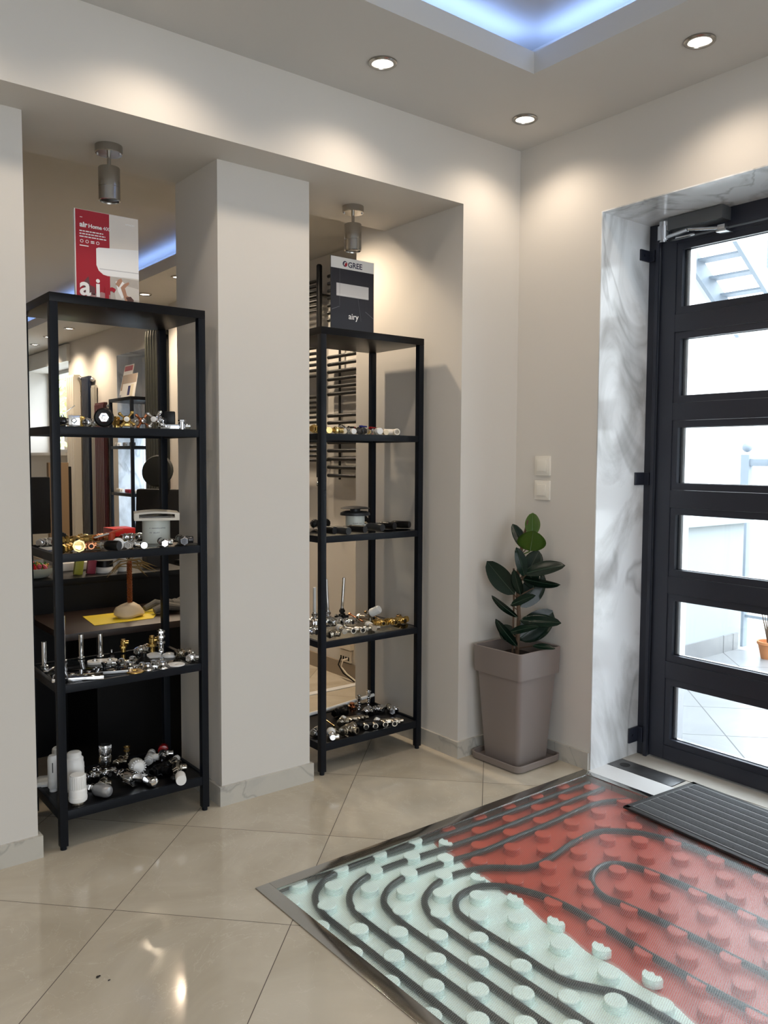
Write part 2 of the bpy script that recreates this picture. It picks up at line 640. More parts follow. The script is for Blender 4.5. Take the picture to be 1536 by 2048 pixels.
for x in (-2.4, -1.09, .23, 1.54):
    m.box(x, Y0 - .07, .31, x + .06, Y0 - .03, 2.39)
struct(m.build('window_3', ANTHRACITE, smooth=False))

m = MB()
T, HS = 0.012, 0.07
m.box(X0, YP - T, 0, .698 + T, YP, HS); m.box(.698, YP, 0, .698 + T, YB, HS)
m.box(1.330 - T, YP - T, 0, 1.705 + T, YP, HS); m.box(1.330 - T, YP, 0, 1.330, YB, HS); m.box(1.705, YP, 0, 1.705 + T, YB, HS)
m.box(2.330 - T, YF - T, 0, XD, YF, HS); m.box(2.330 - T, YF, 0, 2.330, 3.18, HS)
struct(m.build('baseboard_left', SKIRT, smooth=False))
m = MB(); m.box(XD - T, DY1 + .002, 0, XD, YF - T, HS); struct(m.build('baseboard_right', SKIRT, smooth=False))
m = MB(); m.box(XW - T, 3.18, 0, XW, NY0, .085); m.box(XW - T, NY1, 0, XW, Y1, .085)
struct(m.build('baseboard_showroom', mat('brown_skirting_stone', (0.27, 0.22, 0.165), 0.35, var=.08), smooth=False))

# marble lining of the door reveal and of the showroom niche
m = MB()
m.box(XD - .001, DY1 - .004, 0.001, 3.10, DY1 + .0005, DZ); m.box(XD - .001, DY0, DZ - .004, 3.10, DY1 - .004, DZ + .0005)
m.box(XD - .001, DY0 - .0005, 0.001, 3.10, DY0 + .004, DZ - .004)
struct(m.build('trim_1', MARBLE, smooth=False))
m = MB()
m.box(XW - .001, NY1 - .004, 0.001, 2.93, NY1, NZ); m.box(XW - .001, NY0, NZ - .004, 2.93, NY1, NZ); m.box(XW - .001, NY0, 0.001, 2.93, NY0 + .004, NZ)
m.box(2.93, NY0, 1.5, 2.95, NY1, NZ)
struct(m.build('trim_2', MARBLE, smooth=False))
m = MB(); m.box(2.935, NY0, 0, 2.945, NY1, 1.5)
fr = bpy.data.materials.new('frosted_pane')
fr.use_nodes = True
_t = fr.node_tree
_t.nodes.remove(_t.nodes['Principled BSDF'])
_tl = nd(_t, 'ShaderNodeBsdfTranslucent', Color=(0.75, 0.8, 0.85, 1))
_t.links.new(_tl.outputs[0], _t.nodes['Material Output'].inputs['Surface'])
struct(m.build('window_2', fr, smooth=False))

# threshold between the floor and the door
m = MB(); m.box(2.642, DY0, -.02, 2.765, DY1 - .004, .0015); struct(m.build('sill_marble', SILL, smooth=False))
m = MB(); m.box(2.765, DY0, -.02, 2.866, 1.727, .001); m.box(2.866, DY0, -.02, 3.10, DY1 - .004, .003); struct(m.build('sill_stone', STONE, smooth=False))
m = MB(); m.box(2.07, 3.585, 0, 2.69, 3.63, .004)
struct(m.build('floor_strip', SILL, smooth=False))

# showroom window
w = MB()
w.box(2.93, WY0, WZ0, 2.97, WY1, WZ0 + .04); w.box(2.93, WY0, WZ1 - .04, 2.97, WY1, WZ1)
for y in (WY0, WY1 - .04):
    w.box(2.93, y, WZ0 + .04, 2.97, y + .04, WZ1 - .04)
w.box(2.64, WY0 - .04, WZ0 - .03, 2.93, WY1 + .04, WZ0)
w.box(2.665, WY0 - .06, WZ1 - .005, 2.70, WY1 + .06, ZB - .02)
wf = struct(w.build('window_1', mat('pale_grey_window_frame', (0.55, 0.54, 0.51), 0.4), smooth=False))
m = MB(); m.box(2.948, WY0 + .04, WZ0 + .04, 2.952, WY1 - .04, WZ1 - .04); m.build('pane', GLASS, wf, smooth=False)

# outside: ground, terrace, parapet and facade
m = MB(); m.box(2.98, -6, -.5, 16, 30, -.06); struct(m.build('ground', mat('pale_paving', (0.5, 0.5, 0.48), 0.9), smooth=False))
m = MB(); m.box(3.10, -1.5, -.06, 5.2, 2.80, -.004); struct(m.build('terrace', EXTTILE, smooth=False))
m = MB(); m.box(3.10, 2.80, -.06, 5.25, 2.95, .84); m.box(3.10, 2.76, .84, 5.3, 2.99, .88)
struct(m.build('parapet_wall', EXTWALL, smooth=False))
m = MB(); m.box(3.10, 2.788, -.004, 5.2, 2.80, .105); struct(m.build('trim_3', EXTTILE, smooth=False))
m = MB(); m.prism([(0, 0), (1, 0), (1, 1), (0, 1)], 0, 1)
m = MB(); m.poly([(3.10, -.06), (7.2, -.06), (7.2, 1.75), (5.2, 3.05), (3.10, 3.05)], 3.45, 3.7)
struct(m.build('neighbour_wall', mat('bright_white_render', (.85, .86, .86), .9), smooth=False))  # even white set brighter than the parapet so the wall blows out

# ================================================================== DOOR
door = bpy.data.objects.new('door_1', None); C.objects.link(door); door.location = (3.0, 1.45, 0); struct(door)
def dbuild(m, name, mt, smooth=False):
    m.transform(Matrix.Translation((-3.0, -1.45, 0)))
    return m.build(name, mt, door, smooth)
fx0, fx1 = 2.972, 3.06
m = MB()
m.box(fx0, 1.980, .004, fx1, DY1 - .004, DZ - .004, .002); m.box(fx0, .93, 2.130, fx1, 1.980, DZ - .004, .002); m.box(fx0, DY0 + .004, .004, fx1, .93, DZ - .004, .002)
m.box(fx0 - .012, 1.974, .004, fx0, 1.990, 2.14, .002)
dbuild(m, 'door_frame', ANTHRACITE)
PZ = [(.099 + .352 * k, .324 + .352 * k) for k in range(6)]
lx0, lx1, ly0, ly1 = 2.978, 3.045, .935, 1.974
m = MB()
m.box(lx0, 1.905, .012, lx1, ly1, 2.124, .0015); m.box(lx0, ly0, .012, lx1, 1.005, 2.124, .0015)
zs = [.012] + [v for p in PZ for v in (p[0] - .028, p[1] + .028)] + [2.124]
for i in range(0, len(zs), 2):
    m.box(lx0, 1.005, zs[i], lx1, 1.905, zs[i + 1], .0015)
dbuild(m, 'door_leaf', ANTHRACITE)
for z0, z1 in PZ:
    m = MB()
    a, b, c, d = 1.006, 1.904, z0 - .027, z1 + .027
    m.box(lx0 + .004, b - .024, c, lx0 + .020, b, d); m.box(lx0 + .004, a, c, lx0 + .020, a + .024, d)
    m.box(lx0 + .004, a + .024, c, lx0 + .020, b - .024, c + .027); m.box(lx0 + .004, a + .024, d - .027, lx0 + .020, b - .024, d)
    bead = dbuild(m, 'glazing_bead', ANTHRACITE)
    m = MB()
    for xx in (3.0005, 3.0205):
        m.box(xx, a + .002, c + .002, xx + .003, b - .002, d - .002)
    dbuild(m, 'door_pane', GLASS)
    m = MB()
    m.box(3.004, b - .046, c, 3.044, b - .018, d); m.box(3.004, a + .018, c, 3.020, a + .034, d); m.box(3.004, a + .034, c + .020, 3.020, b - .034, c + .029); m.box(3.004, a + .034, d - .029, 3.020, b - .034, d - .020)
    dbuild(m, 'pane_spacer', SILVER)
for z0, z1 in ((2.055, 2.100), (1.145, 1.197), (.058, .122)):
    m = MB()
    m.box(2.905, DY1 - .012, z0, 2.972, DY1 - .004, z1, .002); m.box(2.960, 1.995, z0, 2.972, DY1 - .012, z1, .002)
    m.cyl((2.93, DY1 - .016, (z0 + z1) / 2), (2.93, DY1 - .012, (z0 + z1) / 2), .006)
    dbuild(m, 'hinge', ANTHRACITE)

dc = thing('door_closer', 'grey overhead door closer with folding arm above the door', 'door closer', (2.93, 1.80, 2.17))
m = MB(); m.box(-.022, -.125, -.022, .042, .105, .028, .004); m.build('body', GREYMETAL, dc)
m = MB(); m.cyl((-.012, .128, -.055), (-.012, .128, .0), .022); m.cyl((-.012, .128, -.062), (-.012, .128, -.055), .014); m.cyl((-.012, .128, 0), (-.012, .128, .018), .016); m.box(-.02, .1, -.02, .03, .12, .02, .003)
m.build('pivot', SILVER, dc)
m = MB(); m.cyl((-.012, .12, -.045), (-.045, .0, -.043), .009, .008); m.cyl((-.045, .0, -.043), (-.005, -.105, -.052), .006); m.box(-.02, -.01, -.06, -.01, .07, -.053, .002)
m.build('arm', SILVER, dc)
m = MB(); m.box(-.012, -.135, -.068, .046, -.095, -.060, .002); m.box(-.012, -.13, -.06, .02, -.10, -.042, .002); m.build('bracket', SILVER, dc)

# ================================================================== DOWNLIGHTS
def downlight(x, y, z, label, group=None, watts=None, col=(1.0, 0.83, 0.66)):
    t = thing('downlight', label, 'downlight', (x, y, z), 0, group)
    m = MB(); m.lathe([(.048, 0), (.048, -.004), (.044, -.007), (.036, -.007), (.034, -.003), (.034, 0)], seg=32, closed=True); m.build('bezel', NICKELB, t)
    m = MB(); m.lathe([(.0, -.0015), (.033, -.0015), (.033, -.0005), (0, -.0005)], seg=28, closed=False); m.build('lamp', LAMP, t)
    l = bpy.data.lights.new('downlight_beam', 'SPOT')
    l.energy = watts or DOWNLIGHT_W
    l.color = col
    l.spot_size = math.radians(142)
    l.spot_blend = 0.8
    l.shadow_soft_size = 0.03
    o = bpy.data.objects.new('downlight_beam', l)
    C.objects.link(o)
    o.parent = t
    o.location = (0, 0, -.03)
    return t


LAMP = mat('lit_lamp', (1, 1, 1), 0.5, emit=(1.0, 0.93, 0.82), estr=9.0)
DG = 'recessed downlights in the shop ceiling'
downlight(1.72, 2.205, ZC, 'recessed downlight before the beam, above the second opening', DG)
downlight(2.42, 2.215, ZC, 'recessed downlight in the ceiling corner above the plant', DG)
downlight(2.40, 1.475, ZC, 'recessed downlight in the ceiling above the glazed door', DG)
for x, y in ((1.02, 2.205), (.31, 2.205), (-.4, 2.205), (2.40, .76), (2.40, .05), (-1.6, 1.2), (-1.6, -.6), (0, -2.4)):
    downlight(x, y, ZC, 'recessed downlight in the shop ceiling beyond the picture edge', DG)
BG = 'recessed downlights in the showroom ceiling'
for x, y, lb in ((2.33, 5.73, 'showroom downlight right beside the red poster edge, through the first opening'), (2.28, 5.05, 'showroom downlight near the right end of the blue light strip'),
                 (2.41, 7.68, 'showroom downlight seen below the top board, left of the poster'), (2.47, 9.0, 'showroom downlight nearest the far window')):
    downlight(x, y, ZB, lb, BG, DOWNLIGHT_W * 3.8, (1, .80, .58))
for x, y in ((2.36, 6.35), (2.42, 8.35), (2.0, 3.12), (2.28, 3.72), (2.28, 4.40), (-1.8, 5), (-1.8, 7.5)):  # unseen lamps, the ones near the arcade added to brighten the showroom
    downlight(x, y, ZB, 'showroom downlight hidden behind the arcade from the door side', BG, DOWNLIGHT_W * 3.8, (1, .80, .58))

# ================================================================== CEILING SPOTS IN THE OPENINGS
def cylinder_spot(x, y, label):
    t = thing('cylinder_spotlight', label, 'spotlight', (x, y, ZH), 0, 'cylinder spotlights in the openings')
    m = MB(); m.lathe([(.044, 0), (.044, -.024), (.042, -.026), (0, -.026)], seg=32); m.build('ceiling_rose', NICKELB, t)
    for sx in (-1, 1):
        m = MB(); m.cyl((-.03 * sx, .02 * sx, -.030), (-.03 * sx, .02 * sx, -.026), .004); m.build('screw', SILVER, t)
    m = MB(); m.lathe([(.0065, -.026), (.0065, -.062), (.009, -.064), (.009, -.067), (.005, -.070), (0, -.071)], seg=16); m.build('stem', NICKELB, t)
    m = MB(); m.lathe([(0, -.068), (.0335, -.070), (.0345, -.072), (.0345, -.132), (.0337, -.133), (.0345, -.134), (.0345, -.176), (.031, -.178), (.030, -.172), (0, -.172)], seg=32); m.build('lamp_housing', NICKELB, t)
    m = MB(); m.lathe([(0, -.1725), (.028, -.1725), (.028, -.174), (0, -.174)], seg=24); m.build('lens', mat('dark_lens', (.03, .03, .03), .1), t)
    return t
cylinder_spot(1.0, 2.745, 'brushed nickel cylinder spotlight hanging above the red poster')
cylinder_spot(2.008, 2.765, 'brushed nickel cylinder spotlight hanging above the dark poster')

# ================================================================== SHELF UNITS
def shelf_unit(x0, y0, w, d, label, group, rz=0):
    t = thing('shelf_unit', label, 'shelf unit', (x0, y0, 0), rz, group)
    s = .025
    for (x, y) in ((0, 0), (w - s, 0), (0, d - s), (w - s, d - s)):
        m = MB(); m.box(x, y, .012, x + s, y + s, 1.722, .0015); m.cyl((x + s / 2, y + s / 2, 0), (x + s / 2, y + s / 2, .012), .010, seg=14)
        m.build('leg', RACK, t)
    m = MB(); m.box(0, 0, 1.722, w, d, 1.75, .0015); m.build('top_panel', RACKPANEL, t)
    for z in (1.345, .9465, .5315):
        m = MB()
        m.box(s, 0.002, z - .026, w - s, .017, z - .0005, .001); m.box(s, d - .017, z - .026, w - s, d - .002, z - .0005, .001)
        m.box(.002, s, z - .026, .017, d - s, z - .0005, .001); m.box(w - .017, s, z - .026, w - .002, d - s, z - .0005, .001)
        fr = m.build('shelf_frame', RACK, t)
        m = MB(); m.box(.018, .018, z - .006, w - .018, d - .018, z, .0008); m.build('glass_shelf', SHELFGLASS, t)
    m = MB()
    z = .1215
    m.box(s, 0.002, z - .026, w - s, .014, z + .004, .001); m.box(s, d - .014, z - .026, w - s, d - .002, z + .004, .001)
    m.box(.002, s, z - .026, .014, d - s, z + .004, .001); m.box(w - .014, s, z - .026, w - .002, d - s, z + .004, .001)
    m.build('shelf_frame', RACK, t)
    m = MB(); m.box(.014, .014, z - .010, w - .014, d - .014, z); m.build('bottom_shelf', RACKPANEL, t, smooth=False)
    return t
SG = 'tall black metal shelf units'
shelf_unit(.763, 2.6165, .514, .352, 'tall black shelf unit under the red poster, in the first opening', SG)
shelf_unit(1.763, 2.632, .518, .352, 'tall black shelf unit under the dark poster, in the narrow second opening', SG)
shelf_unit(2.91, 6.62, .51, .35, 'distant black shelf unit standing in the marble niche', SG, PI / 2)

# ================================================================== POSTERS
RED = mat('poster_red', (0.36, 0.010, 0.022), .3)
PAPER = mat('white_paper', (.78, .76, .73), .4)
INKW = mat('white_ink', (.86, .85, .84), .5)
p = thing('poster_board', 'red and white upright poster of an air conditioner on the shelf unit top', 'poster', (.895, 2.78, 1.7503))
W1, H1 = .215, .31
m = MB(); m.box(0, 0, 0, W1, .012, H1); m.build('board', PAPER, p, smooth=False)
def pp(name, pts, mt, lay=1, par=None, w=W1, h=H1):
    m = MB(); m.poly([(u * w, (1 - v) * h) for u, v in pts], -.00025 * lay, .0001); return m.build(name, mt, par, smooth=False)
pp('red_field', [(.015, .003), (.535, .003), (.535, .997), (.015, .997)], RED, 1, p)
pp('grey_room_print', [(.536, .66), (.997, .66), (.997, .997), (.536, .997)], mat('print_grey_beige', (.46, .42, .38), .4, var=.25, vscale=30), 1, p)
pp('wall_print', [(.536, .003), (.997, .003), (.997, .655), (.536, .655)], mat('print_warm_white', (.70, .64, .58), .4, var=.06, vscale=12), 1, p)
pp('sofa_print', [(.60, .80), (.80, .74), (.997, .76), (.997, .88), (.62, .90)], mat('print_sofa', (.62, .58, .53), .5), 2, p)
pp('sofa_print', [(.16, .90), (.40, .84), (.535, .86), (.535, .98), (.1, .98)], mat('print_sofa_dark', (.40, .22, .22), .5), 2, p)
pp('plant_print', [(.14, .74), (.2, .69), (.22, .78), (.30, .80), (.30, .88), (.1, .88)], mat('print_dark', (.12, .035, .04), .5), 2, p)
pp('unit_print', [(.325, .385), (.36, .372), (.997, .335), (.997, .648), (.50, .66), (.43, .652), (.36, .615), (.325, .56)], mat('print_white', (.84, .84, .84), .35), 3, p)
pp('flap_print', [(.37, .59), (.997, .583), (.997, .592), (.375, .600)], mat('print_line', (.55, .55, .56), .4), 4, p)
pp('shirt_print', [(.62, 0.710), (.70, 0.680), (.76, 0.715), (.79, 0.825), (.72, 0.885), (.66, 0.815)], INKW, 4, p)
pp('skin_print', [(.70, 0.765), (.75, 0.725), (.83, 0.695), (.84, 0.715), (.77, 0.765), (.80, 0.845), (.88, 0.865), (.88, 0.905), (.78, 0.915), (.74, 0.845)], mat('print_skin', (.42, .22, .14), .5), 5, p)
pp('hair_print', [(.78, 0.865), (.86, 0.850), (.91, 0.885), (.90, 0.920), (.82, 0.915)], mat('print_hair', (.09, .035, .025), .5), 6, p)
pp('shirt_print', [(.62, 0.735), (.66, 0.685), (.71, 0.665), (.73, 0.695), (.67, 0.765)], mat('print_skin', (.42, .22, .14), .5), 6, p)
t1 = text('title', 'air', .0235, INKW, p, .017, -.0007, .254, bold=.0009)
t2 = text('title', 'Home', .0178, INKW, p, t1['x_end'] + .0022, -.0007, .254, bold=.0005)
t3 = text('title', '400', .0165, INKW, p, t2['x_end'] + .0035, -.0007, .254)
text('maker_name', 'HITACHI', .008, INKW, p, .17, -.0007, .283, bold=.0002)
m = MB(); m.box(.018, -.0006, .284, .026, 0, .2857); m.build('dash', INKW, p, smooth=False)
for k, (wd) in enumerate((.078, .085, .09)):
    m = MB()
    x = .016
    while x < .016 + wd:
        l = random.uniform(.006, .014); m.box(x, -.0006, .239 - .009 * k, min(x + l, .016 + wd), 0, .2425 - .009 * k); x += l + .0022
    m.build('small_print', INKW, p, smooth=False)
for k in range(4):
    m = MB(); m.lathe([(.0055, 0), (.0055, .0006), (.0038, .0006), (.0038, 0)], Matrix.Translation((.023 + k * .0175, 0, .208)) @ Matrix.Rotation(PI / 2, 4, 'X'), 12, closed=True)
    if k == 2:
        m = MB(); m.box(.0525, -.0006, .209, .0645, 0, .212); m.box(.0525, -.0006, .204, .0645, 0, .207)
    m.build('icon', INKW, p, smooth=False)
m = MB(); m.box(.016, -.0006, .192, .045, 0, .195); m.build('small_print', INKW, p, smooth=False)
text('large_word', 'a', .086, INKW, p, .013, -.0016, .034, bold=.002)
text('large_word', 'i', .086, INKW, p, .064, -.0016, .034, bold=.002)
text('large_word', 'r', .100, RED, p, .092, -.0016, .022, bold=.002)

q = thing('poster_holder', 'dark upright poster in an acrylic stand, showing a white air conditioner', 'poster', (1.896, 2.76, 1.7503))
W2, H2 = .216, .308
NIGHT = mat('poster_charcoal', (.022, .022, .030), .3, spec=.3, var=.25, vscale=9)
m = MB(); m.box(0, .0005, 0, W2, .004, H2); m.build('print_sheet', NIGHT, q, smooth=False)
m = MB(); m.box(-.003, -.001, H2 + .0005, W2 + .003, .006, H2 + .003); m.box(-.003, -.001, 0, -.0005, .006, H2 + .003); m.box(W2 + .0005, -.001, 0, W2 + .003, .006, H2 + .003); m.box(0, .0, 0, W2, .05, .003)
m.build('acrylic_stand', glass_mat('acrylic', (.97, .98, .98), .02), q, smooth=False)
def pq(name, pts, mt, lay=1):
    m = MB(); m.poly([(u * W2, (1 - v) * H2) for u, v in pts], .0005 - .0002 * lay, .0006); return m.build(name, mt, q, smooth=False)
pq('white_band', [(0, 0), (1, 0), (1, .145), (0, .145)], PAPER)
pq('unit_print', [(.125, .335), (.875, .335), (.875, .50), (.125, .50)], mat('print_silver', (.50, .50, .51), .35))
pq('unit_print', [(.125, .475), (.875, .475), (.875, .485), (.125, .485)], mat('print_line', (.3, .3, .31), .4), 2)
INKD = mat('navy_ink', (.028, .022, .060), .4)
text('logo_text', 'GREE', .031, INKD, q, .083, 0, .2725, bold=.0006)
m = MB(); m.lathe([(0, 0), (.0115, 0), (.0115, .0006), (0, .0006)], Matrix.Translation((.069, .0002, .284)) @ Matrix.Rotation(PI / 2, 4, 'X'), 24); m.build('logo_disc', INKD, q, smooth=False)
m = MB(); m.poly([(.069 + .011 * math.cos(a), .284 + .011 * math.sin(a)) for a in [math.radians(d) for d in range(-80, 41, 15)]] + [(.070, .287), (.066, .280)], -.0006, .0); m.build('logo_arc', RED, q, smooth=False)
m = MB(); m.poly([(.0625, .278), (.066, .278), (.0685, .287), (.074, .288), (.074, .291), (.066, .290)], -.0009, .0); m.build('logo_stroke', PAPER, q, smooth=False)
text('product_word', 'airy', .034, INKW, q, .087, 0, .066, bold=.0002)
m = MB()
for pts in ([(.2, .15), (.204, .15), (.2, .62), (.196, .62)], [(.62, .5), (.624, .5), (.70, .80), (.696, .80)], [(.02, .68), (.2, .63), (.2, .637), (.02, .69)], [(.80, .66), (1, .74), (1, .75), (.80, .668)]):
    m.poly([(u * W2, (1 - v) * H2) for u, v in pts], .0002, .0006)
m.build('room_lines', mat('print_dim_line', (.10, .10, .115), .3), q, smooth=False)

# ================================================================== FITTINGS ON THE SHELVES
def rot(ax, a):
    return Matrix.Rotation(math.radians(a), 4, ax)
TX = Matrix.Rotation(PI / 2, 4, 'Y')        # lathe axis Z -> X
TY = Matrix.Rotation(PI / 2, 4, 'X')        # lathe axis Z -> -Y (towards the room)
def hexnut(m, M, r, h):
    m.lathe([(r * .86, 0), (r, h * .15), (r, h * .85), (r * .86, h)], M, 6)
def bored(m, M, r, h, seg=18):
    m.lathe([(r, 0), (r, h * .9), (r * .94, h), (r * .66, h), (r * .64, h * .55), (0, h * .55)], M, seg)
def bore(M, r, h):
    b = MB(); b.lathe([(0, h * .56), (r * .63, h * .56), (r * .63, h * .58), (0, h * .58)], M, 14); return b

def k_valve(p, L=.08, r=.011, big=0):
    """angle valve lying down: barrel along X, outlet towards -Y, union nut on one end, cap on the other"""
    b = MB()
    b.lathe([(r * .8, -L / 2), (r * .8, -L * .36), (r * .95, -L * .34), (r * .95, -L * .2), (r * 1.25, -L * .12), (r * 1.25, L * .08), (r, L * .14), (r, L * .3), (r * .7, L * .32)], TX)
    o = MB(); M = Matrix.Translation((-.002, -r * .9, 0)) @ TY
    bored(o, M, r * .95, r * 2.0); hexnut(o, Matrix.Translation((-.002, -r * 1.0, 0)) @ TY, r * 1.2, r * .7)
    n = MB(); hexnut(n, Matrix.Translation((-L * .36, 0, 0)) @ TX, r * 1.35, L * .14); hexnut(n, Matrix.Translation((-L * .5, 0, 0)) @ TX, r * 1.15, L * .1)
    c = MB(); k = 1.5 if big else 1.1
    c.lathe([(r * .9, L * .3), (r * k, L * .33), (r * k * 1.02, L * .40), (r * k, L * (.62 if big else .5)), (r * k * .7, L * (.70 if big else .53)), (0, L * (.71 if big else .535))], TX)
    return [('body', b, p['b']), ('outlet', o, p['b']), ('union_nut', n, p['b']), ('cap', c, p['c']), ('bore', bore(M, r * .95, r * 2.0), None)]
def k_lever(p):
    r = .012
    b = MB(); b.lathe([(r, -.032), (r, -.012), (r * 1.3, -.008), (r * 1.3, .008), (r, .012), (r, .032)], TX)
    n = MB(); hexnut(n, Matrix.Translation((-.036, 0, 0)) @ TX, r * 1.25, .014); hexnut(n, Matrix.Translation((.022, 0, 0)) @ TX, r * 1.25, .014)
    s = MB(); s.cyl((0, 0, r), (0, 0, r + .008), .005)
    l = MB(); l.transform(Matrix()); l.box(-.004, -.0035, 0, .05, .0035, .003, .001, Matrix.Translation((0, 0, r + .008)) @ rot('Y', -38)); l.box(-.012, -.004, 0, .004, .004, .004, .001, Matrix.Translation((0, 0, r + .007)))
    return [('body', b, p['b']), ('union_nut', n, p['b']), ('spindle', s, p['b']), ('lever', l, p['b'])]
def k_lever2(p):
    r = .013
    b = MB(); b.lathe([(r * .9, -.034), (r * .9, -.012), (r * 1.25, -.008), (r * 1.25, .008), (r * .9, .012), (r * .9, .034)], TX)
    n = MB(); hexnut(n, Matrix.Translation((-.036, 0, 0)) @ TX, r * 1.15, .014); hexnut(n, Matrix.Translation((.022, 0, 0)) @ TX, r * 1.15, .014)
    l = MB(); l.box(-.012, -.006, r * 1.2, .055, .006, r * 1.2 + .006, .002); l.cyl((0, 0, r * .9), (0, 0, r * 1.4 + .004), .006)
    return [('body', b, p['b']), ('union_nut', n, p['b']), ('lever', l, p['c'])]
def k_square(p):
    b = MB(); b.box(-.017, -.004, 0, .017, .004, .034, .0015)
    c = MB(); c.lathe([(.010, 0), (.010, .006), (.006, .009), (0, .009)], Matrix.Translation((0, -.004, .017)) @ TY, 4)
    t = MB(); t.cyl((0, .004, .017), (0, .03, .017), .007)
    return [('plate', b, p['b']), ('raised_centre', c, p['b']), ('tail', t, p['b'])]
def k_knob(p, s=1.0):
    b = MB(); r = .019 * s
    prof = [(r * .6, 0), (r * .95, .003), (r, .008 * s), (r * .92, .018 * s), (r * .5, .024 * s), (0, .025 * s)]
    b.lathe(prof, TY)
    f = MB()
    for i in range(14):
        a = 2 * PI * i / 14
        f.cyl((r * .98 * math.cos(a), -.004 * s, r * .98 * math.sin(a)), (r * .9 * math.cos(a), -.018 * s, r * .9 * math.sin(a)), .0022 * s, seg=6)
    t = MB(); t.cyl((0, 0, 0), (0, .022 * s, 0), r * .45); hexnut(t, Matrix.Translation((0, .022 * s, 0)) @ TY, r * .55, .01 * s)
    return [('knob', b, p['b']), ('grip_ribs', f, p['b']), ('spindle', t, p['b'])]
def k_ring(p):
    b = MB(); b.lathe([(.026, -.008), (.031, -.004), (.031, .004), (.026, .008), (.017, .006), (.017, -.006)], TY, 28, closed=True)
    c = MB(); hexnut(c, Matrix.Translation((0, .010, 0)) @ TY, .0175, .020)
    c2 = MB(); c2.box(-.007, -.018, -.007, .007, -.010, .007, .001, rot('Y', 20))
    return [('ring', b, p['b']), ('hub', c, p['c']), ('square_centre', c2, p['c'])]
def k_body(p):
    b = MB(); b.lathe([(.010, 0), (.010, .008), (.014, .010), (.014, .022), (.010, .025), (.009, .038), (0, .038)], seg=18)
    o = MB(); bored(o, Matrix.Translation((0, -.010, .016)) @ TY, .010, .018)
    n = MB(); hexnut(n, Matrix.Translation((0, 0, .027)), .013, .008)
    return [('body', b, p['b']), ('outlet', o, p['b']), ('union_nut', n, p['b']), ('bore', bore(Matrix.Translation((0, -.010, .016)) @ TY, .010, .018), None)]
def k_triple(p):
    b = MB(); b.cyl((-.035, 0, 0), (.035, 0, 0), .010)
    n = []
    for x in (-.034, -.008, .018):
        q = MB(); hexnut(q, Matrix.Translation((x, 0, 0)) @ TX, .0145, .016); n.append(('hex_nut', q, p['b']))
    return [('body', b, p['b'])] + n
def k_union(p):
    b = MB(); b.lathe([(.013, -.022), (.013, .0), (.017, .002), (.0205, .006), (.0205, .016), (.0195, .018), (.0155, .018), (.0145, .002), (0, .0)], TY, 8)
    t = MB(); t.cyl((0, .02, 0), (0, .045, 0), .0105)
    return [('union', b, p['b']), ('tail', t, p['b'])]
def k_cyl(p, s=1.0, Lk=1.0, ribs=0, dome=0, up=0, chromering=0):
    """cylindrical thermostat head lying down, face towards -Y"""
    r, L = .0165 * s, .050 * s * Lk
    b = MB()
    end = [(r, L * .92), (r * .93, L), (0, L)] if not dome else [(r, L * .70), (r * .93, L * .86), (r * .72, L * .96), (r * .35, L), (0, L * 1.005)]
    b.lathe([(r * .72, 0), (r * .92, L * .10), (r, L * .2)] + end, TY, 26)
    c = MB(); hexnut(c, Matrix.Translation((0, .018 * s, 0)) @ TY, r * .72, .009 * s); c.cyl((0, .009 * s, 0), (0, -.002, 0), r * .66); c.cyl((0, .03 * s, 0), (0, .018 * s, 0), r * .45)
    out = [('head', b, p['b']), ('collar', c, 'chrome' if p['b'] not in ('gold',) else 'gold')]
    if not dome and p['b'] in ('black', 'blackgrey'):
        f = MB(); f.lathe([(0, L), (r * .90, L), (r * .90, L + .0006), (0, L + .0006)], TY, 24); out.append(('lit_end_face', f, 'blackgrey'))  # paler disc paints the light caught by a black head's flat end
    if ribs:
        f = MB()
        for i in range(18):
            a = 2 * PI * i / 18
            f.box(-.0012 * s, -L * .9, -.002 * s, .0012 * s, -L * .35, .0012 * s, 0, rot('Y', math.degrees(a)) @ Matrix.Translation((0, 0, r)))
        out.append(('ribs', f, p['b']))
    if chromering:
        g = MB(); g.lathe([(r * 1.06, L * .55), (r * 1.06, L * .75), (r * .98, L * .75), (r * .98, L * .55)], TY, 24, closed=True); out.append(('ring', g, 'chrome'))
    if up:
        for _, q, _m in out:
            q.transform(Matrix.Translation((0, 0, .03)) @ rot('X', -8))
        q = MB(); q.cyl((0, .045, 0), (0, .03, .028), .014); q.box(-.016, .03, 0, .016, .06, .014, .004); out.append(('valve_body', q, 'nickel'))
    return out
def k_collar(p):
    b = MB(); b.lathe([(.012, -.012), (.019, -.010), (.019, .010), (.016, .012), (.011, .012), (.011, -.012)], TY, 22, closed=True)
    t = MB(); t.cyl((0, .03, 0), (0, .008, 0), .0108)
    return [('collar', b, p['b']), ('tail', t, 'chrome')]
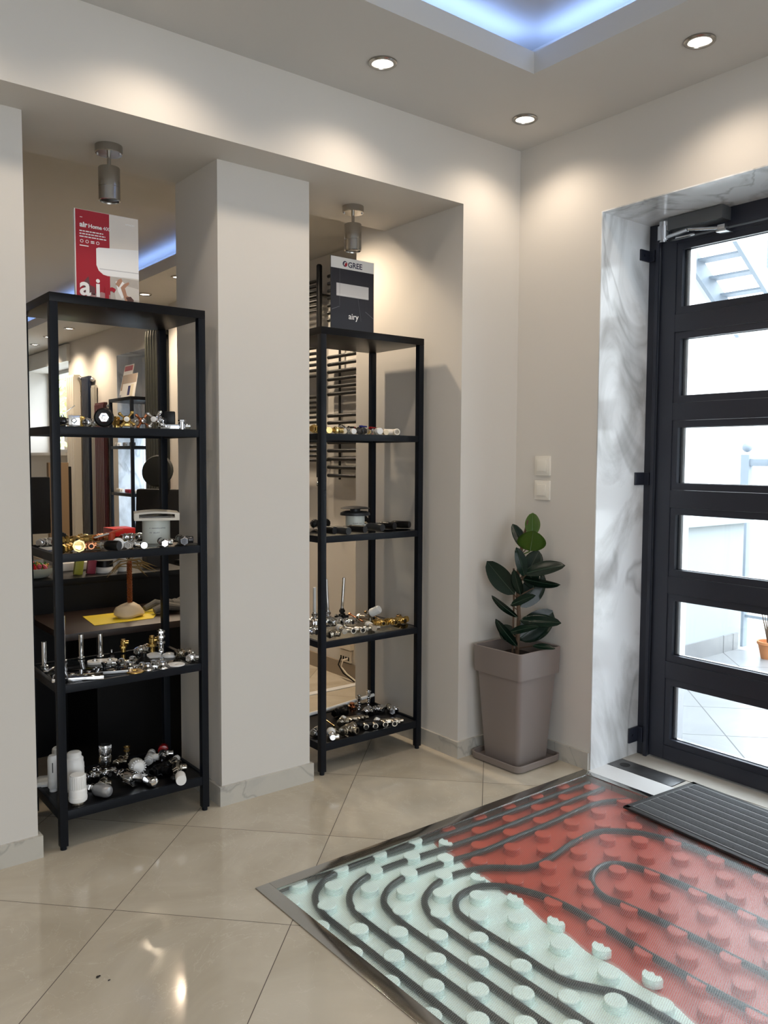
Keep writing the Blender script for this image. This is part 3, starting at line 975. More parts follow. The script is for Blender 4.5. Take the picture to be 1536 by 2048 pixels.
def k_cross(p, s=1.0):
    b = MB(); b.lathe([(.009 * s, -.05 * s), (.009 * s, -.03 * s), (.012 * s, -.028 * s), (.012 * s, -.012 * s), (.008 * s, -.008 * s), (.008 * s, .004 * s)], TY)
    n = MB(); hexnut(n, Matrix.Translation((0, .03 * s, 0)) @ TY, .015 * s, .012 * s)
    h = MB(); h.lathe([(.008 * s, 0), (.012 * s, .004 * s), (.012 * s, .014 * s), (.009 * s, .018 * s), (0, .018 * s)], TY)
    for i in range(4):
        a = PI / 4 + i * PI / 2 + .12
        d = Vector((math.cos(a), 0, math.sin(a)))
        h.cyl(d * .009 * s + Vector((0, -.009 * s, 0)), d * .026 * s + Vector((0, -.009 * s, 0)), .0032 * s, .0048 * s, 10)
        h.sphere(d * .0275 * s + Vector((0, -.009 * s, 0)), .0062 * s, 12)
    c = MB(); c.lathe([(.0085 * s, .018 * s), (.0085 * s, .020 * s), (.006 * s, .0215 * s), (0, .022 * s)], TY)
    e = MB(); e.cyl((0, .05 * s, 0), (0, .05 * s, .0), .01) if False else e.box(-.012 * s, .03 * s, -.022 * s, .012 * s, .055 * s, .006 * s, .003)
    return [('valve_body', b, p['b']), ('union_nut', n, p['b']), ('cross_handle', h, p['h']), ('button', c, p['btn']), ('base', e, p['b'])]
def k_block(p):
    b = MB(); b.box(-.05, -.012, 0, .012, .012, .018, .003); b.cyl((.022, 0, 0), (.022, 0, .030), .011); hexnut(b, Matrix.Translation((.022, 0, .026)), .014, .009)
    h = MB(); h.box(-.036, -.013, .018, -.002, .013, .062, .003)
    o = MB(); bored(o, Matrix.Translation((.034, 0, .012)) @ TX, .010, .016)
    return [('body', b, p['b']), ('head', h, p['c']), ('outlet', o, p['b'])]
def k_tube(p, h=.085):
    b = MB(); b.lathe([(.0085, .004), (.0085, h), (.0068, h), (.0066, h * .85), (0, h * .85)], seg=18)
    f = MB(); f.lathe([(.013, 0), (.013, .004), (.0088, .006), (0, .006)], seg=18)
    return [('tube', b, p['b']), ('foot', f, p['b'])]
def k_bar(p, L=.12, rod=0):
    b = MB()
    if rod:
        b.cyl((-L / 2, 0, .004), (L / 2, 0, .016), .0036, seg=12); e = MB(); hexnut(e, Matrix.Translation((L / 2 - .006, 0, .0155)) @ TX, .0075, .012)
        f = MB(); f.cyl((-L / 2 - .004, 0, .0042), (-L / 2 + .004, 0, .0045), .0042)
        return [('rod', b, p['b']), ('end_nut', e, p['b']), ('tip', f, p['b'])]
    b.box(-L / 2, -.007, 0, L / 2, .007, .006, .002)
    e = MB()
    for x in (-L / 2 + .01, L / 2 - .01):
        e.cyl((x, 0, .006), (x, 0, .009), .004)
    return [('bar', b, p['b']), ('screw', e, p['b'])]
def k_tray(p, w=.15, d=.11):
    b = MB(); b.box(-w / 2, -d / 2, .002, w / 2, d / 2, .009, .001)
    e = MB(); e.box(-w / 2 - .003, -d / 2 - .004, 0, w / 2 + .003, -d / 2, .011, .001); e.box(-w / 2 - .004, -d / 2, 0, -w / 2, d / 2, .011, .001)
    k = MB()
    for x, y in ((.03, .02), (-.02, .0), (.02, -.02)):
        k.lathe([(.007, .009), (.007, .0105), (0, .0105)], Matrix.Translation((x, y, 0)), 14)
    return [('plate', b, p['b']), ('chrome_edge', e, p['c']), ('hole_cover', k, p['c'])]
def k_tray2(p):
    b = MB(); b.box(-.055, -.04, 0, .055, .04, .008, .003)
    e = MB(); e.box(-.05, -.044, .001, .05, -.0405, .010, .001)
    out = [('plate', b, p['b']), ('front_strip', e, 'silver')]
    for x in (-.025, .022):
        k = MB(); k.cyl((x, .01, .008), (x, .01, .022), .006); k.lathe([(.006, .022), (.010, .024), (.010, .029), (0, .031)], Matrix.Translation((x, .01, 0)), 14); k.box(x - .016, .006, .008, x + .016, .014, .012, .001)
        out.append(('knob', k, p['b']))
    return out
def k_oval(p):
    b = MB(); n = 28
    pts = [(.05 * math.copysign(abs(math.cos(2 * PI * i / n)) ** .6, math.cos(2 * PI * i / n)), .028 * math.copysign(abs(math.sin(2 * PI * i / n)) ** .6, math.sin(2 * PI * i / n))) for i in range(n)]
    b.prism(pts, 0, .007)
    k = MB()
    for x in (-.025, .025):
        k.cyl((x, 0, .007), (x, 0, .016), .005); k.cyl((x, 0, .007), (x, 0, .009), .009)
    return [('plate', b, p['b']), ('knob', k, 'chrome')]
def k_brassup(p, s=1.0):
    b = MB(); b.lathe([(.009 * s, 0), (.009 * s, .016 * s), (.007 * s, .018 * s), (.007 * s, .026 * s), (.010 * s, .028 * s), (.010 * s, .04 * s), (.0075 * s, .042 * s), (.0075 * s, .047 * s), (0, .047 * s)], seg=18)
    n = MB(); hexnut(n, Matrix.Translation((0, 0, .014 * s)), .013 * s, .010 * s)
    o = MB(); bored(o, Matrix.Translation((.006 * s, 0, .034 * s)) @ TX, .008 * s, .013 * s)
    return [('body', b, p['b']), ('hex_nut', n, p['b']), ('outlet', o, p['b'])]
def k_stack(p, s=1.0):
    b = MB(); b.lathe([(.010 * s, 0), (.010 * s, .03 * s), (.007 * s, .034 * s), (.007 * s, .05 * s), (.011 * s, .052 * s), (.011 * s, .075 * s), (.008 * s, .078 * s), (.008 * s, .088 * s), (0, .09 * s)], seg=18)
    out = [('body', b, p['b'])]
    for z in (.034, .056, .074):
        n = MB(); hexnut(n, Matrix.Translation((0, 0, z * s)), .0145 * s, .010 * s); out.append(('hex_nut', n, 'brass' if p['b'] == 'nickel' and z > .05 else p['b']))
    o = MB(); bored(o, Matrix.Translation((0, -.008 * s, .014 * s)) @ TY, .009 * s, .016 * s); out.append(('outlet', o, p['b']))
    return out
def k_cone(p):
    b = MB(); b.lathe([(.026, 0), (.024, .004), (.010, .016), (.009, .028), (.006, .030), (0, .030)], seg=22)
    c = MB(); c.lathe([(.0275, 0), (.0275, .003), (.025, .004), (.025, 0)], seg=22, closed=True)
    return [('cone', b, p['b']), ('rim', c, p['b'])]
def k_disc(p, r=.028):
    b = MB(); b.lathe([(r, 0), (r, .003), (r * .9, .008), (r * .5, .013), (0, .014)], seg=28)
    c = MB(); c.lathe([(r * 1.02, 0), (r * 1.02, .002), (r * .98, .0022), (r * .98, 0)], seg=28, closed=True)
    return [('dome', b, p['b']), ('rim', c, p['b'])]
def k_flat(p, r=.03):
    b = MB(); b.lathe([(r, 0), (r, .003), (r * .96, .004), (r * .36, .004), (r * .3, .002), (r * .3, 0)], seg=30, closed=True)
    return [('ring', b, p['b'])]
def k_rosette(p, s=1.0):
    out = []
    for x in (-.021 * s, .021 * s):
        b = MB(); b.lathe([(.021 * s, 0), (.021 * s, .002 * s), (.016 * s, .007 * s), (.011 * s, .010 * s), (.011 * s, .016 * s), (.009 * s, .017 * s), (.0085 * s, .010 * s), (.0085 * s, 0)], Matrix.Translation((x, 0, 0)), 20, closed=True)
        out.append(('rosette_cup', b, p['b']))
    w = MB(); w.box(-.02 * s, -.006 * s, .003 * s, .02 * s, .006 * s, .009 * s, .002)
    return out + [('bridge', w, p['b'])]
def k_sensor(p, h=.11, r=.018):
    b = MB(); b.lathe([(r * .85, .012), (r, .016), (r, h * .86), (r * .93, h * .95), (r * .7, h * .99), (0, h)], seg=26)
    c = MB(); c.lathe([(r * .7, 0), (r * .7, .010), (r * .9, .013), (0, .013)], seg=20)
    f = MB(); f.box(-.0015, -r * 1.01, h * .55, .0015, -r * .9, h * .82)
    g = MB(); g.lathe([(r * 1.03, h * .30), (r * 1.03, h * .36), (r * .99, h * .36), (r * .99, h * .30)], seg=26, closed=True)
    return [('head', b, p['b']), ('collar', c, p['b']), ('slot', f, 'blackgrey'), ('scale_ring', g, p['b'])]
def k_plate(p):
    b = MB(); b.box(-.03, -.04, 0, .03, .04, .012, .003)
    c = MB(); c.box(-.024, -.034, .012, .024, .034, .015, .001)
    return [('base', b, p['b']), ('inner_frame', c, p['b'])]
def k_thermo(p, h=.1, r=.026, ribs=0, st=0):
    """upright thermostatic head: metal collar below, ribbed or stepped plastic head above"""
    c = MB(); c.lathe([(r * .58, 0), (r * .60, .002), (r * .60, h * .12), (r * .8, h * .15)], seg=20)
    for i in range(20):
        a = 2 * PI * i / 20
        c.cyl((r * .6 * math.cos(a), r * .6 * math.sin(a), .002), (r * .6 * math.cos(a), r * .6 * math.sin(a), h * .11), r * .05, seg=5)
    b = MB(); s = MB()
    if st:
        b.lathe([(r * .78, h * .14), (r, h * .18), (r, h * .72), (r * .93, h * .76), (r * .93, h * .84), (r * .74, h * .87), (r * .74, h * .95), (r * .6, h * .98), (0, h)], seg=28)
        s.lathe([(r * 1.02, h * .40), (r * 1.02, h * .44), (r * .98, h * .44), (r * .98, h * .40)], seg=28, closed=True)
        return [('collar', c, 'nickel'), ('head', b, p['b']), ('scale_ring', s, p['b'])]
    b.lathe([(r * .85, h * .14), (r, h * .18), (r, h * .50), (r * .96, h * .53), (r * .86, h * .56), (r * .86, h * .94), (r * .8, h * .98), (0, h)], seg=28)
    f = MB()
    for i in range(22):
        a = 2 * PI * i / 22
        f.box(-.0016, -.0016, 0, .0016, .0024, h * .38, .0004, rot('Z', math.degrees(a)) @ Matrix.Translation((0, -r * .87, h * .57)))
    s.lathe([(r * 1.03, h * .22), (r * 1.03, h * .30), (r * .98, h * .30), (r * .98, h * .22)], seg=28, closed=True)
    return [('collar', c, 'nickel'), ('head', b, p['b']), ('ribs', f, p['b']), ('scale_ring', s, p['b'])]
def k_ball(p):
    b = MB(); b.sphere((0, 0, .013), .013, 20)
    s = MB(); s.cyl((0, .010, .013), (0, .028, .013), .005)
    return [('ball', b, p['b']), ('stem', s, 'darkchrome')]
def k_elbow(p):
    b = MB(); r = .013
    b.tube([(-.035, 0, r), (.0, 0, r), (.006, -.002, r), (.010, -.006, r), (.012, -.012, r), (.012, -.022, r)], r, 18)
    c = MB(); c.lathe([(r * 1.1, 0), (r * 1.1, .008), (r * 1.0, .010), (r * .7, .010), (r * .7, .004), (0, .004)], Matrix.Translation((.012, -.018, r)) @ TY, 20)
    d = MB(); d.lathe([(r * 1.08, 0), (r * 1.08, .008), (0, .008)], Matrix.Translation((-.04, 0, r)) @ TX, 20)
    return [('elbow', b, p['b']), ('socket', c, p['b']), ('socket', d, p['b'])]
def k_pipe(p, h=.18, lean=0.0):
    b = MB(); b.lathe([(.012, 0), (.012, .012), (.015, .014), (.015, .026), (.009, .030), (.009, .05), (.0, .05)], seg=18)
    n = MB(); hexnut(n, Matrix.Translation((0, 0, .032)), .013, .013)
    o = MB(); bored(o, Matrix.Translation((0, -.008, .016)) @ TY, .010, .02); o.cyl((-.03, .0, .012), (.03, 0, .012), .009); hexnut(o, Matrix.Translation((-.034, 0, .012)) @ TX, .012, .012)
    q = MB(); q.lathe([(.0065, 0), (.0065, h - .05), (.005, h - .049), (0, h - .049)], Matrix.Translation((0, 0, .048)) @ rot('Y', math.degrees(-lean)), 16)
    return [('body', b, p['b']), ('union_nut', n, p['b']), ('outlet', o, p['b']), ('pipe', q, p['p'])]
def k_tvalve(p):
    b = MB(); b.cyl((-.05, 0, .012), (.02, 0, .012), .012); b.cyl((-.01, 0, .012), (.012, 0, .036), .010)
    n = MB(); hexnut(n, Matrix.Translation((-.052, 0, .012)) @ TX, .0145, .014); hexnut(n, Matrix.Translation((.010, 0, .012)) @ TX, .0145, .012)
    T_ = Matrix.Translation((.006, 0, .030)) @ rot('Y', 62)
    c = MB(); c.lathe([(.013, 0), (.0145, .004), (.0145, .010), (.012, .012)], T_, 18)
    h = MB(); h.lathe([(.016, .012), (.019, .016), (.019, .030), (.017, .034), (.017, .058), (.015, .062), (0, .062)], T_, 24)
    f = MB()
    for i in range(16):
        f.box(-.0012, -.001, 0, .0012, .0018, .020, 0, T_ @ rot('Z', i * 22.5) @ Matrix.Translation((0, -.0172, .036)))
    return [('body', b, p['b']), ('union_nut', n, p['b']), ('collar', c, p['b']), ('thermostatic_head', h, p['c']), ('ribs', f, p['c'])]
def k_sleeve(p):
    b = MB(); b.cyl((-.045, 0, 0), (.02, 0, 0), .0115); hexnut(b, Matrix.Translation((-.02, 0, 0)) @ TX, .0145, .014)
    o = MB(); bored(o, Matrix.Translation((-.03, -.009, 0)) @ TY, .0095, .018)
    s = MB(); s.lathe([(.0125, 0), (.015, .002), (.015, .032), (.0135, .034), (.010, .034), (.010, .028), (0, .028)], Matrix.Translation((.008, 0, 0)) @ TX, 22)
    return [('body', b, p['b']), ('outlet', o, p['b']), ('sleeve', s, p['c']), ('bore', bore(Matrix.Translation((-.03, -.009, 0)) @ TY, .0095, .018), None)]
def k_double(p):
    b = MB(); b.lathe([(.010, -.045), (.014, -.042), (.014, .040), (.010, .043)], TX)
    out = [('body', b, p['b'])]
    for x in (-.02, .02):
        M = Matrix.Translation((x, -.010, 0)) @ TY
        o = MB(); bored(o, M, .0125, .024); out.append(('outlet', o, 'nickel' if p['b'] == 'black' else p['b']))
        out.append(('bore', bore(M, .0125, .024), None))
    c = MB(); c.lathe([(.012, 0), (.0145, .003), (.0145, .018), (.011, .022), (0, .022)], Matrix.Translation((-.038, .004, .0)) @ rot('Y', -60), 20); out.append(('cap', c, p['c']))
    n = MB(); hexnut(n, Matrix.Translation((.040, 0, 0)) @ TX, .0125, .012); n.cyl((.05, 0, 0), (.066, 0, 0), .008); out.append(('union_nut', n, p['b']))
    return out
def k_egg(p):
    b = MB(); b.cyl((-.05, 0, 0), (.0, 0, 0), .0115); hexnut(b, Matrix.Translation((-.03, 0, 0)) @ TX, .0155, .016)
    o = MB(); bored(o, Matrix.Translation((-.04, -.008, 0)) @ TY, .0105, .018)
    c = MB(); c.lathe([(.012, 0), (.017, .008), (.0185, .018), (.017, .030), (.012, .038), (.006, .0415), (0, .042)], Matrix.Translation((-.002, 0, 0)) @ TX, 24)
    return [('body', b, p['b']), ('outlet', o, p['b']), ('cap', c, p['c']), ('bore', bore(Matrix.Translation((-.04, -.008, 0)) @ TY, .0105, .018), None)]

KINDS = {'V': k_valve, 'LV': k_lever, 'LV2': k_lever2, 'SQ': k_square, 'KN': k_knob, 'RG': k_ring, 'BR': k_body, 'BR3': k_triple, 'RI': k_union, 'CY': k_cyl, 'RW': k_collar, 'X': k_cross, 'BB': k_block,
         'TU': k_tube, 'BAR': k_bar, 'TR': k_tray, 'TR2': k_tray2, 'OV': k_oval, 'BRU': k_brassup, 'UP': k_stack, 'CO': k_cone, 'D': k_disc, 'DR': k_flat, 'FR': k_rosette, 'TS': k_sensor, 'PL': k_plate, 'TH': k_thermo,
         'BA': k_ball, 'EL': k_elbow, 'PV': k_pipe, 'TV': k_tvalve, 'SL': k_sleeve, 'H': k_double, 'EG': k_egg}
SUB = {'ribs': ('thermostatic_head', 'head'), 'scale_ring': ('head',), 'slot': ('head',), 'lit_end_face': ('head',), 'ring': ('head',), 'bore': ('outlet',), 'button': ('cross_handle',), 'grip_ribs': ('knob',), 'raised_centre': ('plate',), 'square_centre': ('hub',)}
MATKEYS = ('b', 'c', 'h', 'btn', 'p')
def fitting(kind, rack, shelf, x, y, z, rz, prm, name, cat, label):
    mats_ = {k: v for k, v in prm.items() if k in MATKEYS and isinstance(v, str)}
    kw = {k: v for k, v in prm.items() if not (k in MATKEYS and isinstance(v, str))}
    parts = KINDS[kind](mats_, **kw)
    lo = min(q.minz() for _, q, _m in parts)
    g = 'fittings on the %s of the %s shelf unit' % ({2: 'second shelf', 3: 'third shelf', 4: 'fourth shelf', 5: 'bottom shelf'}[shelf], {'R': 'red-poster', 'D': 'dark-poster'}[rack])
    t = thing(name, label, cat, (x, y, z + .0004), math.radians(rz), g)
    done = {}
    for nm, q, mk in parts:
        q.transform(Matrix.Translation((0, 0, -lo)))
        host = next((done[h] for h in SUB.get(nm, ()) if h in done), t)
        done[nm] = q.build(nm, BORE_SHADE if mk is None else FM[mk], host)
    return t
FITTINGS = [
    ("V", "R", 2, 0.79, 2.67, 1.3455, 60, {"b": "darkchrome", "c": "darkchrome", "L": 0.055}, "radiator_valve", "valve", "dark grey valve beside the left post, second shelf under the red poster"),
    ("LV", "R", 2, 0.82, 2.7, 1.3455, -10, {"b": "chrome"}, "lever_valve", "valve", "chrome valve with a slanting lever, second shelf under the red poster"),
    ("SQ", "R", 2, 0.84, 2.645, 1.3455, -20, {"b": "chrome"}, "square_valve_cover", "valve cover", "square chrome cover plate standing on edge, second shelf under the red poster"),
    ("KN", "R", 2, 0.893, 2.76, 1.3455, 0, {"b": "brass"}, "hand_wheel", "wheel", "round ribbed brass handle behind the square chrome plate"),
    ("V", "R", 2, 0.907, 2.7, 1.3455, 50, {"b": "chrome", "c": "chrome", "L": 0.07}, "radiator_valve", "valve", "low chrome valve between square plate and black ring, second shelf"),
    ("RG", "R", 2, 0.939, 2.66, 1.3455, -20, {"b": "black", "c": "chrome"}, "ring_wheel", "wheel", "round black ring handle with a chrome square centre"),
    ("BR", "R", 2, 0.995, 2.7, 1.3455, 10, {"b": "brass"}, "valve_body", "valve", "upright brass valve body right of the black ring handle"),
    ("X", "R", 2, 1.016, 2.665, 1.3455, -20, {"b": "brass", "h": "brass", "btn": "white"}, "cross_handle_tap", "tap", "brass cross-handle tap with a white button"),
    ("X", "R", 2, 1.095, 2.74, 1.3455, 8, {"b": "chrome", "h": "copper", "btn": "chrome"}, "cross_handle_tap", "tap", "chrome tap with copper cross handle, right of the brass one"),
    ("X", "R", 2, 1.117, 2.665, 1.3455, -45, {"b": "chrome", "h": "chrome", "btn": "white", "s": 1.1}, "cross_handle_tap", "tap", "all chrome cross-handle tap tilted forward, second shelf under the red poster"),
    ("BB", "R", 2, 1.203, 2.7, 1.3455, -28, {"b": "chrome", "c": "black"}, "block_head_valve", "valve", "chrome corner valve carrying an upright black block head"),
    ("V", "R", 3, 0.808, 2.877, 0.947, 40, {"b": "chrome", "c": "chrome", "L": 0.07}, "radiator_valve", "valve", "chrome valve tube behind the left post, third shelf under the red poster"),
    ("KN", "R", 3, 0.882, 2.945, 0.947, -5, {"b": "black"}, "hand_wheel", "wheel", "black round knob right of the left post, third shelf under the red poster"),
    ("BR3", "R", 3, 0.813, 2.655, 0.947, 50, {"b": "brass"}, "valve_body", "valve", "brass valve with three hex nuts, front of third shelf"),
    ("RI", "R", 3, 0.848, 2.645, 0.947, -20, {"b": "gold"}, "pipe_union", "pipe union", "gold pipe union with its open end facing the room"),
    ("V", "R", 3, 0.915, 2.9, 0.947, 0, {"b": "brass", "c": "brass", "L": 0.09}, "radiator_valve", "valve", "brass valve lying behind the gold pipe union"),
    ("V", "R", 3, 0.968, 2.945, 0.947, -50, {"b": "gold", "c": "gold", "L": 0.06}, "radiator_valve", "valve", "gold valve at the back, behind the reddish copper valve"),
    ("V", "R", 3, 0.896, 2.683, 0.947, -10, {"b": "copper", "c": "brass", "L": 0.06}, "radiator_valve", "valve", "reddish copper valve between gold union and black cylinder head"),
    ("CY", "R", 3, 0.933, 2.645, 0.947, 35, {"b": "black"}, "radiator_thermostat", "thermostat head", "black cylinder head with a flat end, third shelf under the red poster"),
    ("V", "R", 3, 1.023, 2.945, 0.947, 45, {"b": "copper", "c": "copper", "L": 0.09}, "radiator_valve", "valve", "copper valve lying behind the black cylinder head"),
    ("RW", "R", 3, 0.974, 2.645, 0.947, -20, {"b": "white"}, "pipe_collar", "collar", "white plastic collar right of the black cylinder head"),
    ("V", "R", 3, 1.016, 2.645, 0.947, 55, {"b": "chrome", "c": "chrome", "L": 0.08}, "radiator_valve", "valve", "chrome valve in front of the white collar, third shelf"),
    ("CY", "R", 3, 1.054, 2.645, 0.947, -10, {"b": "chrome", "s": 0.7}, "radiator_thermostat", "thermostat head", "short chrome cylinder head with a dark face, third shelf front"),
    ("V", "R", 3, 1.111, 2.89, 0.947, 20, {"b": "chrome", "c": "chrome", "L": 0.09}, "radiator_valve", "valve", "chrome valve at the back left of the white duct with rectangular cap"),
    ("V", "R", 3, 1.127, 2.645, 0.947, 75, {"b": "chrome", "c": "darkchrome", "L": 0.1}, "radiator_valve", "valve", "long chrome valve in front of the white duct with rectangular cap"),
    ("V", "R", 3, 1.201, 2.656, 0.947, 75, {"b": "darkchrome", "c": "darkchrome", "L": 0.11, "r": 0.013}, "radiator_valve", "valve", "dark grey valve right of the white duct with rectangular cap"),
    ("TU", "R", 4, 0.804, 2.899, 0.532, -20, {"b": "chrome", "h": 0.085}, "chrome_tube", "tube", "upright chrome tube left of the front post, fourth shelf"),
    ("TU", "R", 4, 0.88, 2.939, 0.532, -20, {"b": "chrome", "h": 0.16}, "chrome_tube", "tube", "tall upright chrome tube touching the right of the front post"),
    ("TU", "R", 4, 0.944, 2.945, 0.532, -20, {"b": "chrome", "h": 0.085}, "chrome_tube", "tube", "upright chrome tube behind the square tray, fourth shelf"),
    ("TU", "R", 4, 1.006, 2.926, 0.532, -20, {"b": "chrome", "h": 0.083}, "chrome_tube", "tube", "upright chrome tube behind the white oval plate, fourth shelf"),
    ("BAR", "R", 4, 0.824, 2.859, 0.532, 50, {"b": "chrome", "L": 0.13}, "chrome_bar", "bar", "short flat chrome bar across the left end, fourth shelf"),
    ("TR", "R", 4, 0.856, 2.698, 0.532, -20, {"b": "gloss", "c": "chrome", "w": 0.15, "d": 0.11}, "connection_tray", "cover plate", "black glossy square cover plate edged with chrome, fourth shelf"),
    ("TR2", "R", 4, 0.967, 2.702, 0.532, -20, {"b": "gloss", "c": "darkchrome"}, "knob_plate", "cover plate", "black cover plate with two small knobs, fourth shelf"),
    ("OV", "R", 4, 0.981, 2.835, 0.532, -20, {"b": "white"}, "oval_plate", "cover plate", "white oval plate behind the black plate with knobs"),
    ("BAR", "R", 4, 1.035, 2.886, 0.532, 72, {"b": "chrome", "L": 0.2}, "chrome_bar", "bar", "long thin chrome bar along the back of fourth shelf"),
    ("BRU", "R", 4, 1.097, 2.945, 0.532, -20, {"b": "brass"}, "brass_fitting", "fitting", "slim brass fitting standing alone at the back, fourth shelf"),
    ("BRU", "R", 4, 1.184, 2.889, 0.532, -20, {"b": "brass", "s": 1.25}, "brass_fitting", "fitting", "thick brass fitting standing behind the white discs"),
    ("UP", "R", 4, 1.201, 2.846, 0.532, -20, {"b": "chrome"}, "stacked_valve", "valve", "tall chrome stacked valve standing behind the white discs"),
    ("V", "R", 4, 1.144, 2.889, 0.532, 40, {"b": "chrome", "c": "chrome", "L": 0.08}, "radiator_valve", "valve", "chrome valve left of the thick brass fitting, fourth shelf"),
    ("CO", "R", 4, 1.105, 2.769, 0.532, -20, {"b": "black"}, "cone_plug", "plug", "black cone-shaped cap amid the chrome rosettes"),
    ("D", "R", 4, 1.159, 2.811, 0.532, -20, {"b": "white", "r": 0.028}, "cover_disc", "disc", "white domed disc left of its twin, at back of fourth shelf"),
    ("D", "R", 4, 1.202, 2.778, 0.532, -20, {"b": "white", "r": 0.026}, "cover_disc", "disc", "white domed disc beside the chrome valves, at back of fourth shelf"),
    ("FR", "R", 4, 1.049, 2.784, 0.532, 10, {"b": "chrome"}, "double_rosette", "rosette", "chrome double rosette at the right of the knob plate"),
    ("FR", "R", 4, 1.048, 2.698, 0.532, -40, {"b": "chrome"}, "double_rosette", "rosette", "chrome double rosette above the flat brass ring"),
    ("FR", "R", 4, 1.095, 2.645, 0.532, -10, {"b": "chrome", "s": 1.2}, "double_rosette", "rosette", "larger chrome double rosette near the front rail, fourth shelf"),
    ("FR", "R", 4, 1.126, 2.7, 0.532, 30, {"b": "chrome"}, "double_rosette", "rosette", "chrome double rosette just in front of the white domed discs"),
    ("DR", "R", 4, 1.024, 2.645, 0.532, -20, {"b": "brass", "r": 0.03}, "flat_ring", "ring", "flat brass ring by the front rail, fourth shelf"),
    ("DR", "R", 4, 1.171, 2.648, 0.532, -20, {"b": "white", "r": 0.03}, "flat_ring", "ring", "flat white ring at the right end, fourth shelf"),
    ("V", "R", 4, 1.242, 2.748, 0.532, 0, {"b": "nickel", "c": "nickel", "L": 0.06}, "radiator_valve", "valve", "nickel valve at the back right end, fourth shelf"),
    ("V", "R", 4, 1.237, 2.669, 0.532, 50, {"b": "chrome", "c": "chrome", "L": 0.06}, "radiator_valve", "valve", "chrome valve with open end at right end, fourth shelf"),
    ("TS", "R", 5, 0.856, 2.945, 0.122, -20, {"b": "white", "h": 0.105, "r": 0.02}, "sensor_thermostat", "thermostat head", "tall white sensor head at back left, bottom shelf"),
    ("TS", "R", 5, 0.802, 2.818, 0.122, -20, {"b": "white", "h": 0.125, "r": 0.0175}, "sensor_thermostat", "thermostat head", "slim white sensor head with a slot, left of the front post"),
    ("PL", "R", 5, 0.802, 2.904, 0.122, -20, {"b": "white"}, "wall_plate", "cover plate", "flat white base plate at the left end, bottom shelf"),
    ("TH", "R", 5, 0.849, 2.741, 0.122, -20, {"b": "white", "h": 0.15, "r": 0.031, "st": 1}, "radiator_thermostat", "thermostat head", "tallest white thermostatic head with stepped dome, bottom shelf"),
    ("TS", "R", 5, 0.832, 2.785, 0.122, -20, {"b": "white", "h": 0.12, "r": 0.017}, "sensor_thermostat", "thermostat head", "white sensor head right of the front post, before the domed head"),
    ("TH", "R", 5, 0.83, 2.65, 0.122, -20, {"b": "white", "h": 0.105, "r": 0.0285, "ribs": 1}, "radiator_thermostat", "thermostat head", "white thermostatic head with slots on metal collar, front left"),
    ("CY", "R", 5, 0.902, 2.7, 0.122, 28, {"b": "silver", "s": 1.3, "dome": 1}, "radiator_thermostat", "thermostat head", "satin grey cylinder head lying towards the room, bottom shelf"),
    ("V", "R", 5, 0.943, 2.747, 0.122, 55, {"b": "nickel", "c": "nickel", "L": 0.06}, "radiator_valve", "valve", "nickel valve behind the satin grey head, bottom shelf"),
    ("V", "R", 5, 0.934, 2.837, 0.122, 40, {"b": "chrome", "c": "chrome", "L": 0.09, "r": 0.014}, "radiator_valve", "valve", "chrome valve behind the white thermostatic heads, bottom shelf"),
    ("TH", "R", 5, 1.017, 2.926, 0.122, -20, {"b": "chrome", "h": 0.085, "r": 0.023, "ribs": 1}, "radiator_thermostat", "thermostat head", "upright chrome thermostatic head standing at the back"),
    ("V", "R", 5, 0.987, 2.836, 0.122, 10, {"b": "chrome", "c": "chrome", "L": 0.07}, "radiator_valve", "valve", "chrome valve below the upright chrome head"),
    ("CY", "R", 5, 1.019, 2.749, 0.122, 15, {"b": "chrome", "s": 1.45, "ribs": 1}, "radiator_thermostat", "thermostat head", "large chrome head lying on its side, middle of bottom shelf"),
    ("CY", "R", 5, 1.077, 2.797, 0.122, -10, {"b": "white", "s": 1.5, "ribs": 1, "dome": 1, "up": 1}, "radiator_thermostat", "thermostat head", "round white ribbed head facing the room above the chrome ones"),
    ("CY", "R", 5, 1.073, 2.686, 0.122, 10, {"b": "chrome", "s": 1.15, "dome": 1}, "radiator_thermostat", "thermostat head", "smaller chrome knob head right of the large chrome one"),
    ("UP", "R", 5, 1.096, 2.922, 0.122, -20, {"b": "nickel", "s": 0.75}, "stacked_valve", "valve", "nickel valve with two brass nuts standing at the back"),
    ("V", "R", 5, 1.063, 2.916, 0.122, 50, {"b": "nickel", "c": "nickel", "L": 0.07}, "radiator_valve", "valve", "nickel valve lying left of the standing nickel one"),
    ("V", "R", 5, 1.165, 2.876, 0.122, 60, {"b": "white", "c": "white", "L": 0.1, "r": 0.013}, "radiator_valve", "valve", "white painted valve lying at the back, bottom shelf"),
    ("V", "R", 5, 1.215, 2.875, 0.122, 65, {"b": "chrome", "c": "red", "L": 0.1, "r": 0.013, "big": 1}, "radiator_valve", "valve", "chrome valve with a big red cap"),
    ("V", "R", 5, 1.214, 2.788, 0.122, 40, {"b": "nickel", "c": "white", "L": 0.08}, "radiator_valve", "valve", "nickel valve with a white end behind the round white cap"),
    ("V", "R", 5, 1.196, 2.717, 0.122, 70, {"b": "nickel", "c": "nickel", "L": 0.1, "r": 0.013}, "radiator_valve", "valve", "long nickel valve against the right front post, bottom shelf"),
    ("CY", "R", 5, 1.181, 2.648, 0.122, -20, {"b": "white", "s": 1.1}, "radiator_thermostat", "thermostat head", "round white cap head before the long nickel valve"),
    ("BA", "R", 5, 1.157, 2.645, 0.122, -20, {"b": "black"}, "ball_grip", "grip", "small black ball left of the round white cap"),
